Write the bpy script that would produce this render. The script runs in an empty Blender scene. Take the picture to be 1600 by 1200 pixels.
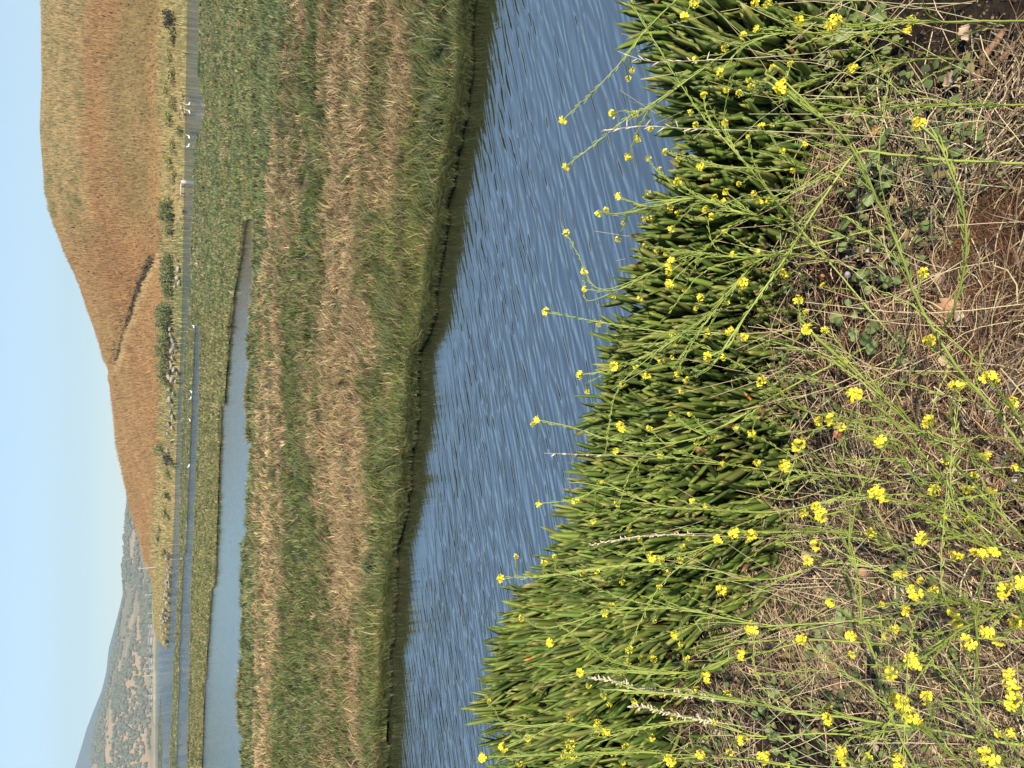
import bpy, math, random
import numpy as np
R = math.radians
C = bpy.context.scene.collection
scene = bpy.context.scene

# ------------------------------------------------------------------ camera
# The photograph is a portrait frame lying on its side: image left is up in the world.
# World: X right of the walker, Y away over the water, Z up, water level z = 0.
H = 3.5                       # camera above the water
PIT = R(25.1)                 # looking down
FPX = 1200.0                  # focal length in pixels of the 1600x1200 picture
cP, sP = math.cos(PIT), math.sin(PIT)
cam = bpy.data.objects.new('camera', bpy.data.cameras.new('camera'))
C.objects.link(cam)
cam.data.sensor_fit = 'HORIZONTAL'; cam.data.sensor_width = 36
cam.data.lens = FPX / 1600 * 36
cam.data.clip_start = 0.05; cam.data.clip_end = 40000
from mathutils import Matrix, Vector, Quaternion
cam.matrix_world = Matrix(((0, 1, 0, 0), (-sP, 0, -cP, 0), (-cP, 0, sP, H), (0, 0, 0, 1)))
scene.camera = cam

# ------------------------------------------------------------------ light
SUN_EL, SUN_AZ = R(45), R(24)          # azimuth: degrees to the right of straight behind
w = bpy.data.worlds.new("World"); scene.world = w; w.use_nodes = True
nt = w.node_tree
sky = nt.nodes.new('ShaderNodeTexSky'); sky.sky_type = 'NISHITA'; sky.sun_disc = False
sky.sun_elevation = SUN_EL; sky.sun_rotation = math.pi - SUN_AZ
sky.air_density = 1.0; sky.dust_density = 0.1; sky.ozone_density = 1.8
bg = nt.nodes['Background']; bg.inputs['Strength'].default_value = 0.113
nt.links.new(sky.outputs[0], bg.inputs[0])
sl = bpy.data.lights.new('sun', 'SUN'); sl.energy = 5.0; sl.angle = R(0.53); sl.color = (1, .91, .77)
so = bpy.data.objects.new('sun', sl); C.objects.link(so)
sd = Vector((math.sin(SUN_AZ) * math.cos(SUN_EL), -math.cos(SUN_AZ) * math.cos(SUN_EL), math.sin(SUN_EL)))
so.rotation_mode = 'QUATERNION'; so.rotation_quaternion = sd.to_track_quat('Z', 'Y'); so.location = (3, -5, 8)
scene.view_settings.view_transform = 'Standard'; scene.view_settings.look = 'None'
scene.view_settings.exposure = 0.66; scene.view_settings.gamma = 1

# ------------------------------------------------------------------ helpers
rng = np.random.default_rng(7); random.seed(7)
def A(*a): return np.array(a, float)
def ray(px, py):
    px = np.asarray(px, float); py = np.asarray(py, float); dn = px - 800
    return np.stack([600 - py + 0 * dn, FPX * cP - dn * sP + 0 * py, -FPX * sP - dn * cP + 0 * py], -1)
CAM = A(0, 0, H)
def at_z(px, py, z):          # the point of height z seen at a picture point
    r = ray(px, py); t = (np.asarray(z, float) - H) / r[..., 2]
    return CAM + r * t[..., None]
def at_d(px, py, d):          # the point seen at a picture point, d metres off
    r = ray(px, py); r = r / np.linalg.norm(r, axis=-1)[..., None]
    return CAM + r * np.asarray(d, float)[..., None]
def proj(P):
    P = np.asarray(P, float) - CAM
    f = P[..., 1] * cP - P[..., 2] * sP; d = -P[..., 1] * sP - P[..., 2] * cP
    f = np.maximum(f, 1e-3)
    return 800 + FPX * d / f, 600 - FPX * P[..., 0] / f
def itp(x, tab):
    t = np.array(tab, float); return np.interp(x, t[:, 0], t[:, 1])
def _hash(i, j, s):
    n = (i.astype(np.int64) * 374761393 + j.astype(np.int64) * 668265263 + s * 69069) & 0x7fffffff
    n = ((n ^ (n >> 13)) * 1274126177) & 0x7fffffff
    return ((n ^ (n >> 16)) & 0xffff) / 65535.0
def vnoise(x, y, s=0):
    x = np.asarray(x, float); y = np.asarray(y, float)
    i = np.floor(x); j = np.floor(y); u = x - i; v = y - j; u = u * u * (3 - 2 * u); v = v * v * (3 - 2 * v)
    return (_hash(i, j, s) * (1 - u) + _hash(i + 1, j, s) * u) * (1 - v) + (_hash(i, j + 1, s) * (1 - u) + _hash(i + 1, j + 1, s) * u) * v
def fbm(x, y, s=0, o=4):
    a, t, k = 0.5, 0, 1.0
    for q in range(o):
        t = t + a * vnoise(np.asarray(x) * k + 17 * q, np.asarray(y) * k - 9 * q, s + q); a *= .5; k *= 2.03
    return t / (1 - .5 ** o)
def sstep(a, b, x):
    t = np.clip((np.asarray(x, float) - a) / (b - a), 0, 1); return t * t * (3 - 2 * t)

def mesh_np(name, V, quads=None, tris=None, col=None, m=None, smooth=False):
    me = bpy.data.meshes.new(name)
    V = np.asarray(V, np.float32).reshape(-1, 3)
    q = np.zeros((0, 4), np.int32) if quads is None else np.asarray(quads, np.int32).reshape(-1, 4)
    t = np.zeros((0, 3), np.int32) if tris is None else np.asarray(tris, np.int32).reshape(-1, 3)
    nl = q.size + t.size
    me.vertices.add(len(V)); me.vertices.foreach_set('co', V.ravel())
    me.loops.add(nl); me.polygons.add(len(q) + len(t))
    me.loops.foreach_set('vertex_index', np.concatenate([q.ravel(), t.ravel()]).astype(np.int32))
    ls = np.concatenate([np.arange(len(q)) * 4, q.size + np.arange(len(t)) * 3]).astype(np.int32)
    me.polygons.foreach_set('loop_start', ls)
    if smooth: me.polygons.foreach_set('use_smooth', np.ones(len(q) + len(t), bool))
    if col is not None:
        col = np.asarray(col, np.float32).reshape(-1, 3)
        ca = me.color_attributes.new('col', 'FLOAT_COLOR', 'POINT')
        ca.data.foreach_set('color', np.concatenate([col, np.ones((len(col), 1), np.float32)], 1).ravel())
    me.update(calc_edges=True); me.validate()
    if m is not None: me.materials.append(m)
    return me
def link(name, me, parent=None):
    o = bpy.data.objects.new(name, me); C.objects.link(o)
    if parent is not None: o.parent = parent
    return o
def tag(o, label=None, cat=None, group=None, kind=None):
    if label: o['label'] = label
    if cat: o['category'] = cat
    if group: o['group'] = group
    if kind: o['kind'] = kind
    return o
def empty(name, loc, label=None, cat=None, group=None):
    o = bpy.data.objects.new(name, None); C.objects.link(o); o.location = loc; o.empty_display_size = .05
    return tag(o, label, cat, group)

def mat(name, col=None, attr=False, rough=.7, spec=.3, noise=0, nscale=8, col2=None, bump=0, bscale=30, trans=0):
    m = bpy.data.materials.new(name); m.use_nodes = True; n = m.node_tree; L = n.links
    b = n.nodes['Principled BSDF']; b.inputs['Roughness'].default_value = rough
    b.inputs['Specular IOR Level'].default_value = spec
    out = n.nodes['Material Output']
    tc = n.nodes.new('ShaderNodeTexCoord')
    if attr:
        a = n.nodes.new('ShaderNodeAttribute'); a.attribute_name = 'col'; src = a.outputs['Color']
    else:
        rgb = n.nodes.new('ShaderNodeRGB'); rgb.outputs[0].default_value = (*col, 1); src = rgb.outputs[0]
    if noise:
        nz = n.nodes.new('ShaderNodeTexNoise'); nz.inputs['Scale'].default_value = nscale; nz.inputs['Detail'].default_value = 5
        nz.inputs['Roughness'].default_value = .65
        L.new(tc.outputs['Object'], nz.inputs['Vector'])
        mx = n.nodes.new('ShaderNodeMix'); mx.data_type = 'RGBA'
        rp = n.nodes.new('ShaderNodeMapRange'); rp.inputs['From Min'].default_value = .35; rp.inputs['From Max'].default_value = .65
        L.new(nz.outputs['Fac'], rp.inputs['Value']); L.new(rp.outputs[0], mx.inputs[0])
        if col2 is not None:
            L.new(src, mx.inputs[6]); mx.inputs[7].default_value = (*col2, 1)
        else:
            d = n.nodes.new('ShaderNodeMix'); d.data_type = 'RGBA'; d.blend_type = 'MULTIPLY'; d.inputs[0].default_value = 1
            d.inputs[7].default_value = (1 - noise, 1 - noise, 1 - noise, 1)
            L.new(src, d.inputs[6]); L.new(src, mx.inputs[6]); L.new(d.outputs[2], mx.inputs[7])
        src = mx.outputs[2]
    L.new(src, b.inputs['Base Color'])
    if bump:
        nb = n.nodes.new('ShaderNodeTexNoise'); nb.inputs['Scale'].default_value = bscale; nb.inputs['Detail'].default_value = 6
        L.new(tc.outputs['Object'], nb.inputs['Vector'])
        bp = n.nodes.new('ShaderNodeBump'); bp.inputs['Strength'].default_value = 1; bp.inputs['Distance'].default_value = bump
        L.new(nb.outputs['Fac'], bp.inputs['Height']); L.new(bp.outputs[0], b.inputs['Normal'])
    if trans:
        t = n.nodes.new('ShaderNodeBsdfTranslucent'); L.new(src, t.inputs['Color'])
        ms = n.nodes.new('ShaderNodeMixShader'); ms.inputs[0].default_value = trans
        L.new(b.outputs[0], ms.inputs[1]); L.new(t.outputs[0], ms.inputs[2]); L.new(ms.outputs[0], out.inputs['Surface'])
    return m

M_soil = mat('soil', (.034, .025, .017), rough=.95, spec=.1, noise=1, nscale=14, col2=(.012, .009, .007), bump=.015, bscale=60)
M_grass = mat('grass_blades', attr=True, rough=.6, spec=.25, trans=.18)
M_ground = mat('vegetated_ground', attr=True, rough=.95, spec=.1, noise=.35, nscale=1.2)
M_mud = mat('marsh_mud', attr=True, rough=.8, spec=.2, noise=.5, nscale=3)
M_hill = mat('hill_ground', attr=True, rough=.95, spec=.05, noise=.25, nscale=.5)
M_straw = mat('straw', attr=True, rough=.65, spec=.3)
M_ice = mat('succulent_leaf', attr=True, rough=.48, spec=.28)
M_stem = mat('mustard_stem', (.30, .345, .075), rough=.5, spec=.35, noise=1, nscale=18, col2=(.21, .265, .05))
M_petal = mat('yellow_petals', attr=True, rough=.55, spec=.2, trans=.25)
M_leaf = mat('weed_leaf', attr=True, rough=.55, spec=.15, noise=.25, nscale=60)
M_rock = mat('boulder', (.34, .29, .23), rough=.9, spec=.2, noise=1, nscale=1.5, col2=(.24, .21, .18), bump=.05, bscale=4)
M_stone = mat('grey_stone', (.30, .30, .30), rough=.8, spec=.3, noise=1, nscale=40, col2=(.16, .16, .165), bump=.004, bscale=90)
M_gravel = mat('gravel', attr=True, rough=.8, spec=.3)
M_white = mat('white_plumage', (.85, .85, .83), rough=.7)
M_dark = mat('dark_beak', (.04, .035, .03), rough=.5)
M_conc = mat('pale_concrete', (.4, .385, .35), rough=.85, noise=.2, nscale=3)
M_pole = mat('weathered_pole', (.45, .43, .40), rough=.8)
M_mast = mat('pale_mast', (.6, .6, .6), rough=.5)
M_bark = mat('twig_bark', (.26, .15, .085), rough=.9, noise=1, nscale=70, col2=(.13, .07, .04), bump=.003, bscale=120)
M_dead = mat('dry_leaf', attr=True, rough=.75, noise=.3, nscale=50)
M_foliage = mat('shrub_foliage', attr=True, rough=.65, spec=.2, trans=.15)
M_wood = mat('shrub_wood', (.12, .09, .06), rough=.9)
M_wallw = mat('house_wall', (.33, .31, .29), rough=.8)
M_roof = mat('house_roof', (.22, .2, .2), rough=.8)

# ------------------------------------------------------------------ blades
def blades(name, P, hgt, wid, az, lean, curl, col, m, tipcol=None):
    """N ribbons: base P, height, width, facing az, lean vector (N,2), curl, colour"""
    N = len(P)
    side = np.stack([np.cos(az), np.sin(az), 0 * az], -1) * (wid / 2)[:, None]
    ln = np.concatenate([lean, np.zeros((N, 1))], 1) * hgt[:, None]
    up = np.zeros((N, 3)); up[:, 2] = hgt
    v = np.empty((N, 5, 3))
    mid = P + up * .55 + ln * .35; tip = P + up * (1 - .25 * curl)[:, None] + ln * (1 + curl)[:, None]
    v[:, 0] = P - side; v[:, 1] = P + side; v[:, 2] = mid + side * .8; v[:, 3] = mid - side * .8; v[:, 4] = tip
    b = np.arange(N)[:, None] * 5
    q = b + A(0, 1, 2, 3).astype(int); t = b + A(3, 2, 4).astype(int)
    cc = np.repeat(col[:, None, :], 5, 1)
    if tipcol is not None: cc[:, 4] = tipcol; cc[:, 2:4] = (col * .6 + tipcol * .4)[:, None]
    return mesh_np(name, v, q, t, cc, m)

def pick(cols, n, jit=.18):
    cols = np.array(cols, float); c = cols[rng.integers(0, len(cols), n)]
    return c * (1 + jit * (rng.random((n, 1)) * 2 - 1)) * (1 + .07 * (rng.random((n, 3)) * 2 - 1))

# ------------------------------------------------------------------ water
Lw = 5900
def water_mat():
    m = bpy.data.materials.new('rippled_water'); m.use_nodes = True; n = m.node_tree; L = n.links
    n.nodes.clear()
    out = n.nodes.new('ShaderNodeOutputMaterial')
    geo = n.nodes.new('ShaderNodeNewGeometry')
    def mapped(rot, sc):
        mp = n.nodes.new('ShaderNodeMapping'); mp.vector_type = 'TEXTURE'; mp.inputs['Rotation'].default_value = (0, 0, rot); mp.inputs['Scale'].default_value = sc
        L.new(geo.outputs['Position'], mp.inputs['Vector']); return mp.outputs[0]
    def noise(rot, sc, scale, detail):
        z = n.nodes.new('ShaderNodeTexNoise'); z.inputs['Scale'].default_value = scale; z.inputs['Detail'].default_value = detail; z.inputs['Distortion'].default_value = .2
        L.new(mapped(rot, sc), z.inputs['Vector']); return z.outputs['Fac']
    def wave(rot, lam, dist, dsc):
        z = n.nodes.new('ShaderNodeTexWave'); z.bands_direction = 'Y'; z.inputs['Scale'].default_value = .314 / lam; z.inputs['Distortion'].default_value = dist
        z.inputs['Detail'].default_value = 2; z.inputs['Detail Scale'].default_value = dsc; L.new(mapped(rot, (4.2, 1, 1)), z.inputs['Vector']); return z.outputs['Fac']
    def mul(s, k):
        q = n.nodes.new('ShaderNodeMath'); q.operation = 'MULTIPLY'; L.new(s, q.inputs[0])
        if isinstance(k, float): q.inputs[1].default_value = k
        else: L.new(k, q.inputs[1])
        return q.outputs[0]
    def add(s, t):
        q = n.nodes.new('ShaderNodeMath'); q.operation = 'ADD'; L.new(s, q.inputs[0]); L.new(t, q.inputs[1]); return q.outputs[0]
    h = add(add(mul(wave(WROT, .085, 9.0, 1.3), .40), mul(wave(WROT + .2, .17, 9.0, 1.0), .70)), add(mul(noise(WROT - .1, (5, 1, 1), 11, 2), .55), mul(noise(WROT, (2.5, 1, 1), 2.2, 2), 2.0)))
    # the breeze reaches the open channel; the ponds behind lie calmer
    pa, pb = at_z(745, 0, 0), at_z(608, 1200, 0); nn_ = A(-(pa - pb)[1], (pa - pb)[0], 0); nn_ /= np.linalg.norm(nn_)
    sx = n.nodes.new('ShaderNodeVectorMath'); sx.operation = 'DOT_PRODUCT'; L.new(geo.outputs['Position'], sx.inputs[0]); sx.inputs[1].default_value = tuple(nn_); off_ = float(nn_ @ pa)
    mr = n.nodes.new('ShaderNodeMapRange'); mr.inputs['From Min'].default_value = off_ - 1.3; mr.inputs['From Max'].default_value = off_ - .3; mr.inputs['To Min'].default_value = 1; mr.inputs['To Max'].default_value = .12
    L.new(sx.outputs['Value'], mr.inputs['Value'])
    m2 = n.nodes.new('ShaderNodeMapRange'); m2.inputs['From Min'].default_value = off_ + 34; m2.inputs['From Max'].default_value = off_ + 62; m2.inputs['To Min'].default_value = .14; m2.inputs['To Max'].default_value = 1.6
    L.new(sx.outputs['Value'], m2.inputs['Value']); mq = n.nodes.new('ShaderNodeMath'); mq.operation = 'MAXIMUM'; L.new(mr.outputs[0], mq.inputs[0]); L.new(m2.outputs[0], mq.inputs[1])
    h = mul(h, mq.outputs[0])
    bp = n.nodes.new('ShaderNodeBump'); bp.inputs['Strength'].default_value = 1; bp.inputs['Distance'].default_value = .0088
    L.new(h, bp.inputs['Height'])
    gl = n.nodes.new('ShaderNodeBsdfGlossy'); gl.inputs['Roughness'].default_value = .03; gl.inputs['Color'].default_value = (.86, .95, 1, 1)
    df = n.nodes.new('ShaderNodeBsdfDiffuse'); df.inputs['Color'].default_value = (.024, .025, .012, 1)
    L.new(bp.outputs[0], gl.inputs['Normal'])
    fr = n.nodes.new('ShaderNodeFresnel'); fr.inputs['IOR'].default_value = 5.6; L.new(bp.outputs[0], fr.inputs['Normal'])
    mx = n.nodes.new('ShaderNodeMixShader'); L.new(fr.outputs[0], mx.inputs[0]); L.new(df.outputs[0], mx.inputs[1]); L.new(gl.outputs[0], mx.inputs[2])
    L.new(mx.outputs[0], out.inputs['Surface']); return m
_p, _q = at_z(800, 300, 0), at_z(822, 420, 0)
WROT = math.atan2(_p[1] - _q[1], _p[0] - _q[0])
M_water = water_mat()
tag(link('water', mesh_np('water', [(-Lw, -20, 0), (Lw, -20, 0), (Lw, 7900, 0), (-Lw, 7900, 0)], [(0, 1, 2, 3)], m=M_water)),
    'rippled blue tidal water of the channel, ponds and bay', 'water', kind='structure')
tag(link('ground', mesh_np('ground', [(-Lw, -20, -1.2), (Lw, -20, -1.2), (Lw, 7900, -1.2), (-Lw, 7900, -1.2)], [(0, 1, 2, 3)], m=M_soil)),
    'muddy bed under the water', 'ground', kind='structure')

# ------------------------------------------------------------------ marsh ground and marsh grass
A_front = [(-500, 800), (-200, 768), (0, 745), (100, 741), (200, 727), (300, 708), (400, 693), (500, 679), (535, 666), (547, 658), (617, 657), (704, 649), (751, 646), (827, 634), (862, 622), (967, 617), (1054, 611), (1200, 608), (1500, 600), (1800, 596)]
A_back = [(-500, 383), (330, 383), (345, 384.5), (400, 384), (473, 383), (510, 377), (583, 377), (649, 376), (722, 381), (767, 375), (840, 372), (852, 366), (888, 368), (962, 368), (1017, 368), (1072, 365), (1127, 364), (1200, 370), (1500, 372), (1800, 374)]
B_front = [(-500, 404), (335, 404), (345, 384), (400, 378), (455, 368), (510, 361), (565, 357), (628, 352), (634, 346), (693, 345), (767, 342), (840, 340), (899, 337), (912, 336), (918, 331), (980, 327), (1061, 322), (1064, 319), (1090, 320), (1200, 316), (1500, 307), (1800, 300)]
C_back = [(-500, 309), (0, 307), (55, 306), (128, 305), (150, 313), (165, 315), (190, 311), (208, 309), (211, 302), (235, 300), (275, 298), (330, 297), (440, 292), (510, 287), (583, 284), (675, 280), (767, 279), (840, 277.5), (907, 276), (980, 273), (1053, 269), (1127, 266), (1200, 263), (1500, 255), (1800, 250)]
C_front = [(500, 306), (510, 305), (583, 303), (657, 299), (730, 297), (766, 295), (840, 292), (862, 291), (868, 287), (980, 282), (1090, 279), (1200, 276), (1500, 268), (1800, 262)]
B_back = [(-500, 309), (0, 307), (55, 306), (128, 305), (150, 313), (165, 315), (190, 311), (208, 309), (211, 302), (235, 300), (275, 298), (330, 297), (440, 292), (500, 290), (508, 306), (528, 307.5), (657, 306), (730, 303), (760, 302), (852, 298), (925, 295), (1017, 293), (1090, 291), (1200, 290), (1500, 282), (1800, 275)]
D_front = [(1085, 250.5), (1130, 252.8), (1200, 253), (1800, 250)]
D_back = [(1085, 250), (1130, 247), (1200, 246), (1800, 243)]
MZ = MZA = .065; MZB = .07

GRN = [(.090, .115, .034), (.075, .10, .032), (.115, .135, .040), (.06, .082, .028), (.14, .155, .05)]
BLU = [(.10, .13, .05), (.12, .15, .06), (.085, .115, .045), (.15, .16, .07)]
STR = [(.32, .23, .12), (.26, .19, .10), (.38, .28, .16), (.22, .15, .08), (.20, .17, .08)]
OLI = [(.15, .145, .06), (.13, .14, .05), (.11, .12, .045), (.19, .16, .08)]
YEL = [(.155, .165, .045), (.135, .15, .042), (.19, .19, .06)]

def marsh_kind(X, Y):
    """which plant grows at a ground point: 0 green, 1 straw, 2 blue-green, 3 olive, 4 yellow-green"""
    px, py = proj(np.stack([X, Y, 0 * X + .4], -1))
    wv = (fbm(X * .3, Y * .35, 3) - .5) * 95 + (fbm(X * .9, Y * 1.3, 9) - .5) * 70 + (fbm(X * 4, Y * 4, 10) - .5) * 45
    qx = px + wv * sstep(380, 520, px)
    e1 = itp(py, [(0, 622), (150, 600), (300, 565), (450, 560), (600, 568), (750, 560), (900, 540), (1200, 532)])
    e2 = itp(py, [(0, 500), (300, 485), (450, 470), (600, 472), (900, 478), (1050, 492), (1200, 497)])
    e3 = itp(py, [(0, 455), (300, 445), (450, 425), (600, 424), (900, 424), (1200, 410)])
    e4 = itp(py, [(0, 425), (300, 405), (450, 393), (600, 388), (900, 384), (1200, 378)])
    k = np.where(qx > e1, 0, np.where(qx > e2, 1, np.where(qx > e3, 0, np.where(qx > e4, 1, 2))))
    n1 = fbm(X * .38 + 40, Y * .9, 21); n2 = fbm(X * 1.0, Y * 2.0 + 11, 33)
    k = np.where((k == 1) & (n1 > .60), 3, k); k = np.where((k == 1) & (n2 > .66), 0, k)
    k = np.where((k == 0) & (n1 < .37), 3, k); k = np.where((k == 0) & (n2 > .66) & (qx > e1), 4, k)
    k = np.where((k == 0) & (n2 < .36), 2, k)
    edge = itp(py, A_front) - px
    k = np.where((edge < 34 + 20 * (n2 - .5)) & (py < 420) & (n2 > .42) & (k == 0), 4, k)
    far = px < 385
    kf = np.where(n1 > .55, 3, np.where(n2 > .56, 0, 2))
    kf = np.where((px < 345) & (py > 480), np.where(n2 > .60, 0, 3), kf)
    return np.where(far, kf, k)
PAL = [GRN, STR, BLU, OLI, YEL]
def kind_cols(k):
    c = np.zeros((len(k), 3))
    for i, p in enumerate(PAL):
        s = k == i; c[s] = pick(p, s.sum())
    return c

def edge_jit(y, amp): return (fbm(y * .035, y * 0, 5, 3) - .5) * amp * 5 + (fbm(y * .45, y * 0, 7, 2) - .5) * amp * 1.3
def marsh_land(name, front, back, lo, hi, n, rows, backz, label, MZ):
    y = np.linspace(lo, hi, n)
    amp = 2.2 if front is A_front else .8
    jf = edge_jit(y, amp); jb = (fbm(y * .13, y * 0 + 3, 6, 4) - .5) * amp * 1.2
    f = at_z(itp(y, front) + jf, y, 0); b = at_z(itp(y, back) + jb, y, backz)
    b[:, 2] = 0; V = []; cols = []
    mudc = A(.05, .036, .02)
    def row(p, z, c): V.append(np.concatenate([p[:, :2], np.broadcast_to(z, (n,))[:, None]], 1)); cols.append(np.broadcast_to(c, (n, 3)).copy())
    d = (b - f); d = d / np.maximum(np.linalg.norm(d, axis=1), 1e-3)[:, None]
    row(f - d * .02, -.3, mudc); row(f + d * .03, MZ * .4, mudc); row(f + d * .05, MZ - .04, mudc * 1.2)
    for t in np.linspace(0, 1, rows):
        p = f + d * .08 + (b - f - d * .16) * (t ** 1.3)
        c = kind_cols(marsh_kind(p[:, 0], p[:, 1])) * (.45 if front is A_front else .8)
        row(p, MZ + .10 * (fbm(p[:, 0] * .8, p[:, 1] * .8, 8) - .5), c)
    row(b, .1, mudc); row(b + d * .05, -.3, mudc)
    V = np.array(V); r = len(V); idx = np.arange(r * n).reshape(r, n)
    q = np.stack([idx[:-1, 1:], idx[:-1, :-1], idx[1:, :-1], idx[1:, 1:]], -1)
    o = link(name, mesh_np(name, V, q, col=np.array(cols), m=M_mud)); tag(o, label, 'marsh', kind='structure')
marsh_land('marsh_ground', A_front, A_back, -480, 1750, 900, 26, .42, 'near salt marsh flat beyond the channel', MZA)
marsh_land('marsh_ground', B_front, B_back, -480, 1750, 900, 18, .40, 'middle marsh flat between the pond and the bay', MZB)
marsh_land('marsh_ground', C_front, C_back, 505, 1750, 600, 8, .36, 'thin marsh island between the narrow inlet and the bay', MZB)
marsh_land('marsh_ground', D_front, D_back, 1087, 1750, 200, 4, .30, 'small far marsh spit at the left of the bay', MZB)

def marsh_grass(name, front, back, lo, hi, N, h0, w0, label, backz, MZ):
    nb = 7; NT = N // nb
    y = rng.uniform(lo, hi, NT); f = itp(y, front); b = itp(y, back)
    x = f + (b - f) * rng.random(NT)
    P = at_z(np.minimum(x, f - .6), y, MZ * .9); px_f = at_z(f, y, 0); far = at_z(b, y, backz)
    tt = np.clip((P[:, 1] - px_f[:, 1]) / (far[:, 1] - px_f[:, 1]), .002, .995)
    P = px_f + (far - px_f) * tt[:, None]; P[:, 2] = MZ * .8
    k = marsh_kind(P[:, 0], P[:, 1]); dist = np.hypot(P[:, 0], P[:, 1])
    n1 = fbm(P[:, 0] * 1.8, P[:, 1] * 1.8, 44); n2 = fbm(P[:, 0] * .6, P[:, 1] * .6, 51)
    hgt = h0 * (.25 + 1.3 * n1 ** 1.5 + .4 * n2) * rng.uniform(.6, 1.3, NT) * np.where(k == 1, .85, 1.0)
    hgt = np.where(tt < .05, np.maximum(hgt, h0 * .7) * rng.uniform(.8, 1.2, NT), hgt)
    ang = (fbm(P[:, 0] * .9, P[:, 1] * .9, 71) - .5) * 5; st = np.where(k == 1, .35, .22)
    lean = np.stack([.22 + st * np.sin(ang), st * np.cos(ang) * .8 - .08], -1) + rng.normal(0, .15, (NT, 2))
    c = kind_cols(k) * rng.uniform(.55, 1.35, (NT, 1))
    sw = rng.random(NT) < .06; c[sw] = kind_cols(rng.integers(0, 4, sw.sum()))
    kp = fbm(P[:, 0] * 2.6, P[:, 1] * 2.0, 77) > .30 + .09 * (k == 0)
    P, k, dist, hgt, lean, c = P[kp], k[kp], dist[kp], hgt[kp] * .88, lean[kp] * .8, c[kp]; NT = len(P)
    rp = lambda q_: np.repeat(q_, nb, 0)
    N = NT * nb; P = rp(P); spread = np.maximum(.02, rp(dist) * .0018); off = rng.normal(0, 1, (N, 2)); P[:, :2] += off * spread[:, None]
    hgt = rp(hgt) * rng.uniform(.6, 1.2, N); k = rp(k); dist = rp(dist)
    lean = rp(lean) + off * .22 + rng.normal(0, .14, (N, 2)) * np.where(k == 1, 1.8, 1)[:, None]
    wid = np.maximum(w0 * 1.15, dist * .0011) * rng.uniform(.7, 1.5, N)
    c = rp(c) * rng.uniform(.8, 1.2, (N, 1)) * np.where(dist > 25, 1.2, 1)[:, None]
    dead = rng.random(N) < .09; c[dead] = pick(STR, dead.sum())
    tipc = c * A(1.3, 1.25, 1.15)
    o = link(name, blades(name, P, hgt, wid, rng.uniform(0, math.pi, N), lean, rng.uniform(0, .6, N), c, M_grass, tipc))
    tag(o, label, 'marsh grass', kind='stuff')
marsh_grass('marsh_grass', A_front, A_back, -300, 1500, 280000, .27, .008, 'green and straw coloured marsh grass on the near flat', .42, MZA)
marsh_grass('marsh_grass', B_front, B_back, -300, 1500, 180000, .20, .010, 'low olive marsh grass on the middle flat', .40, MZB)
marsh_grass('marsh_grass', C_front, C_back, 510, 1500, 16000, .20, .012, 'low olive grass on the thin marsh island', .36, MZB)
marsh_grass('marsh_grass', D_front, D_back, 1090, 1500, 3000, .3, .05, 'dull grass on the far marsh spit', .30, MZB)
# overhanging fringe on the front edge of each flat
def fringe(front, lo, hi, N, h0, w0, cols, label):
    y = rng.uniform(lo, hi, N); P = at_z(itp(y, front) + edge_jit(y, 2.2 if front is A_front else .8) - 1.0, y, 0)
    P[:, 1] += rng.uniform(-.02, .2, N); P[:, 2] = rng.uniform(.0, MZA if front is A_front else MZB, N)
    d = np.hypot(P[:, 0], P[:, 1])
    c = np.where((rng.random(N) < .78)[:, None], pick(cols, N) * 1.45, pick(STR, N) * .8)
    o = link('marsh_edge_grass', blades('marsh_edge_grass', P, h0 * rng.uniform(.4, 1.2, N), np.maximum(w0, d * .0008) * rng.uniform(.7, 1.3, N), rng.uniform(0, math.pi, N),
             np.stack([rng.normal(.1, .35, N), rng.normal(-.45, .3, N)], -1), rng.uniform(.2, 1, N), c, M_grass))
    tag(o, label, 'marsh grass', kind='stuff')
fringe(A_front, -300, 1500, 60000, .20, .009, GRN, 'grass hanging over the cut bank of the channel')
fringe(B_front, 330, 1500, 9000, .10, .02, OLI, 'grass on the dark bank of the pond')

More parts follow.
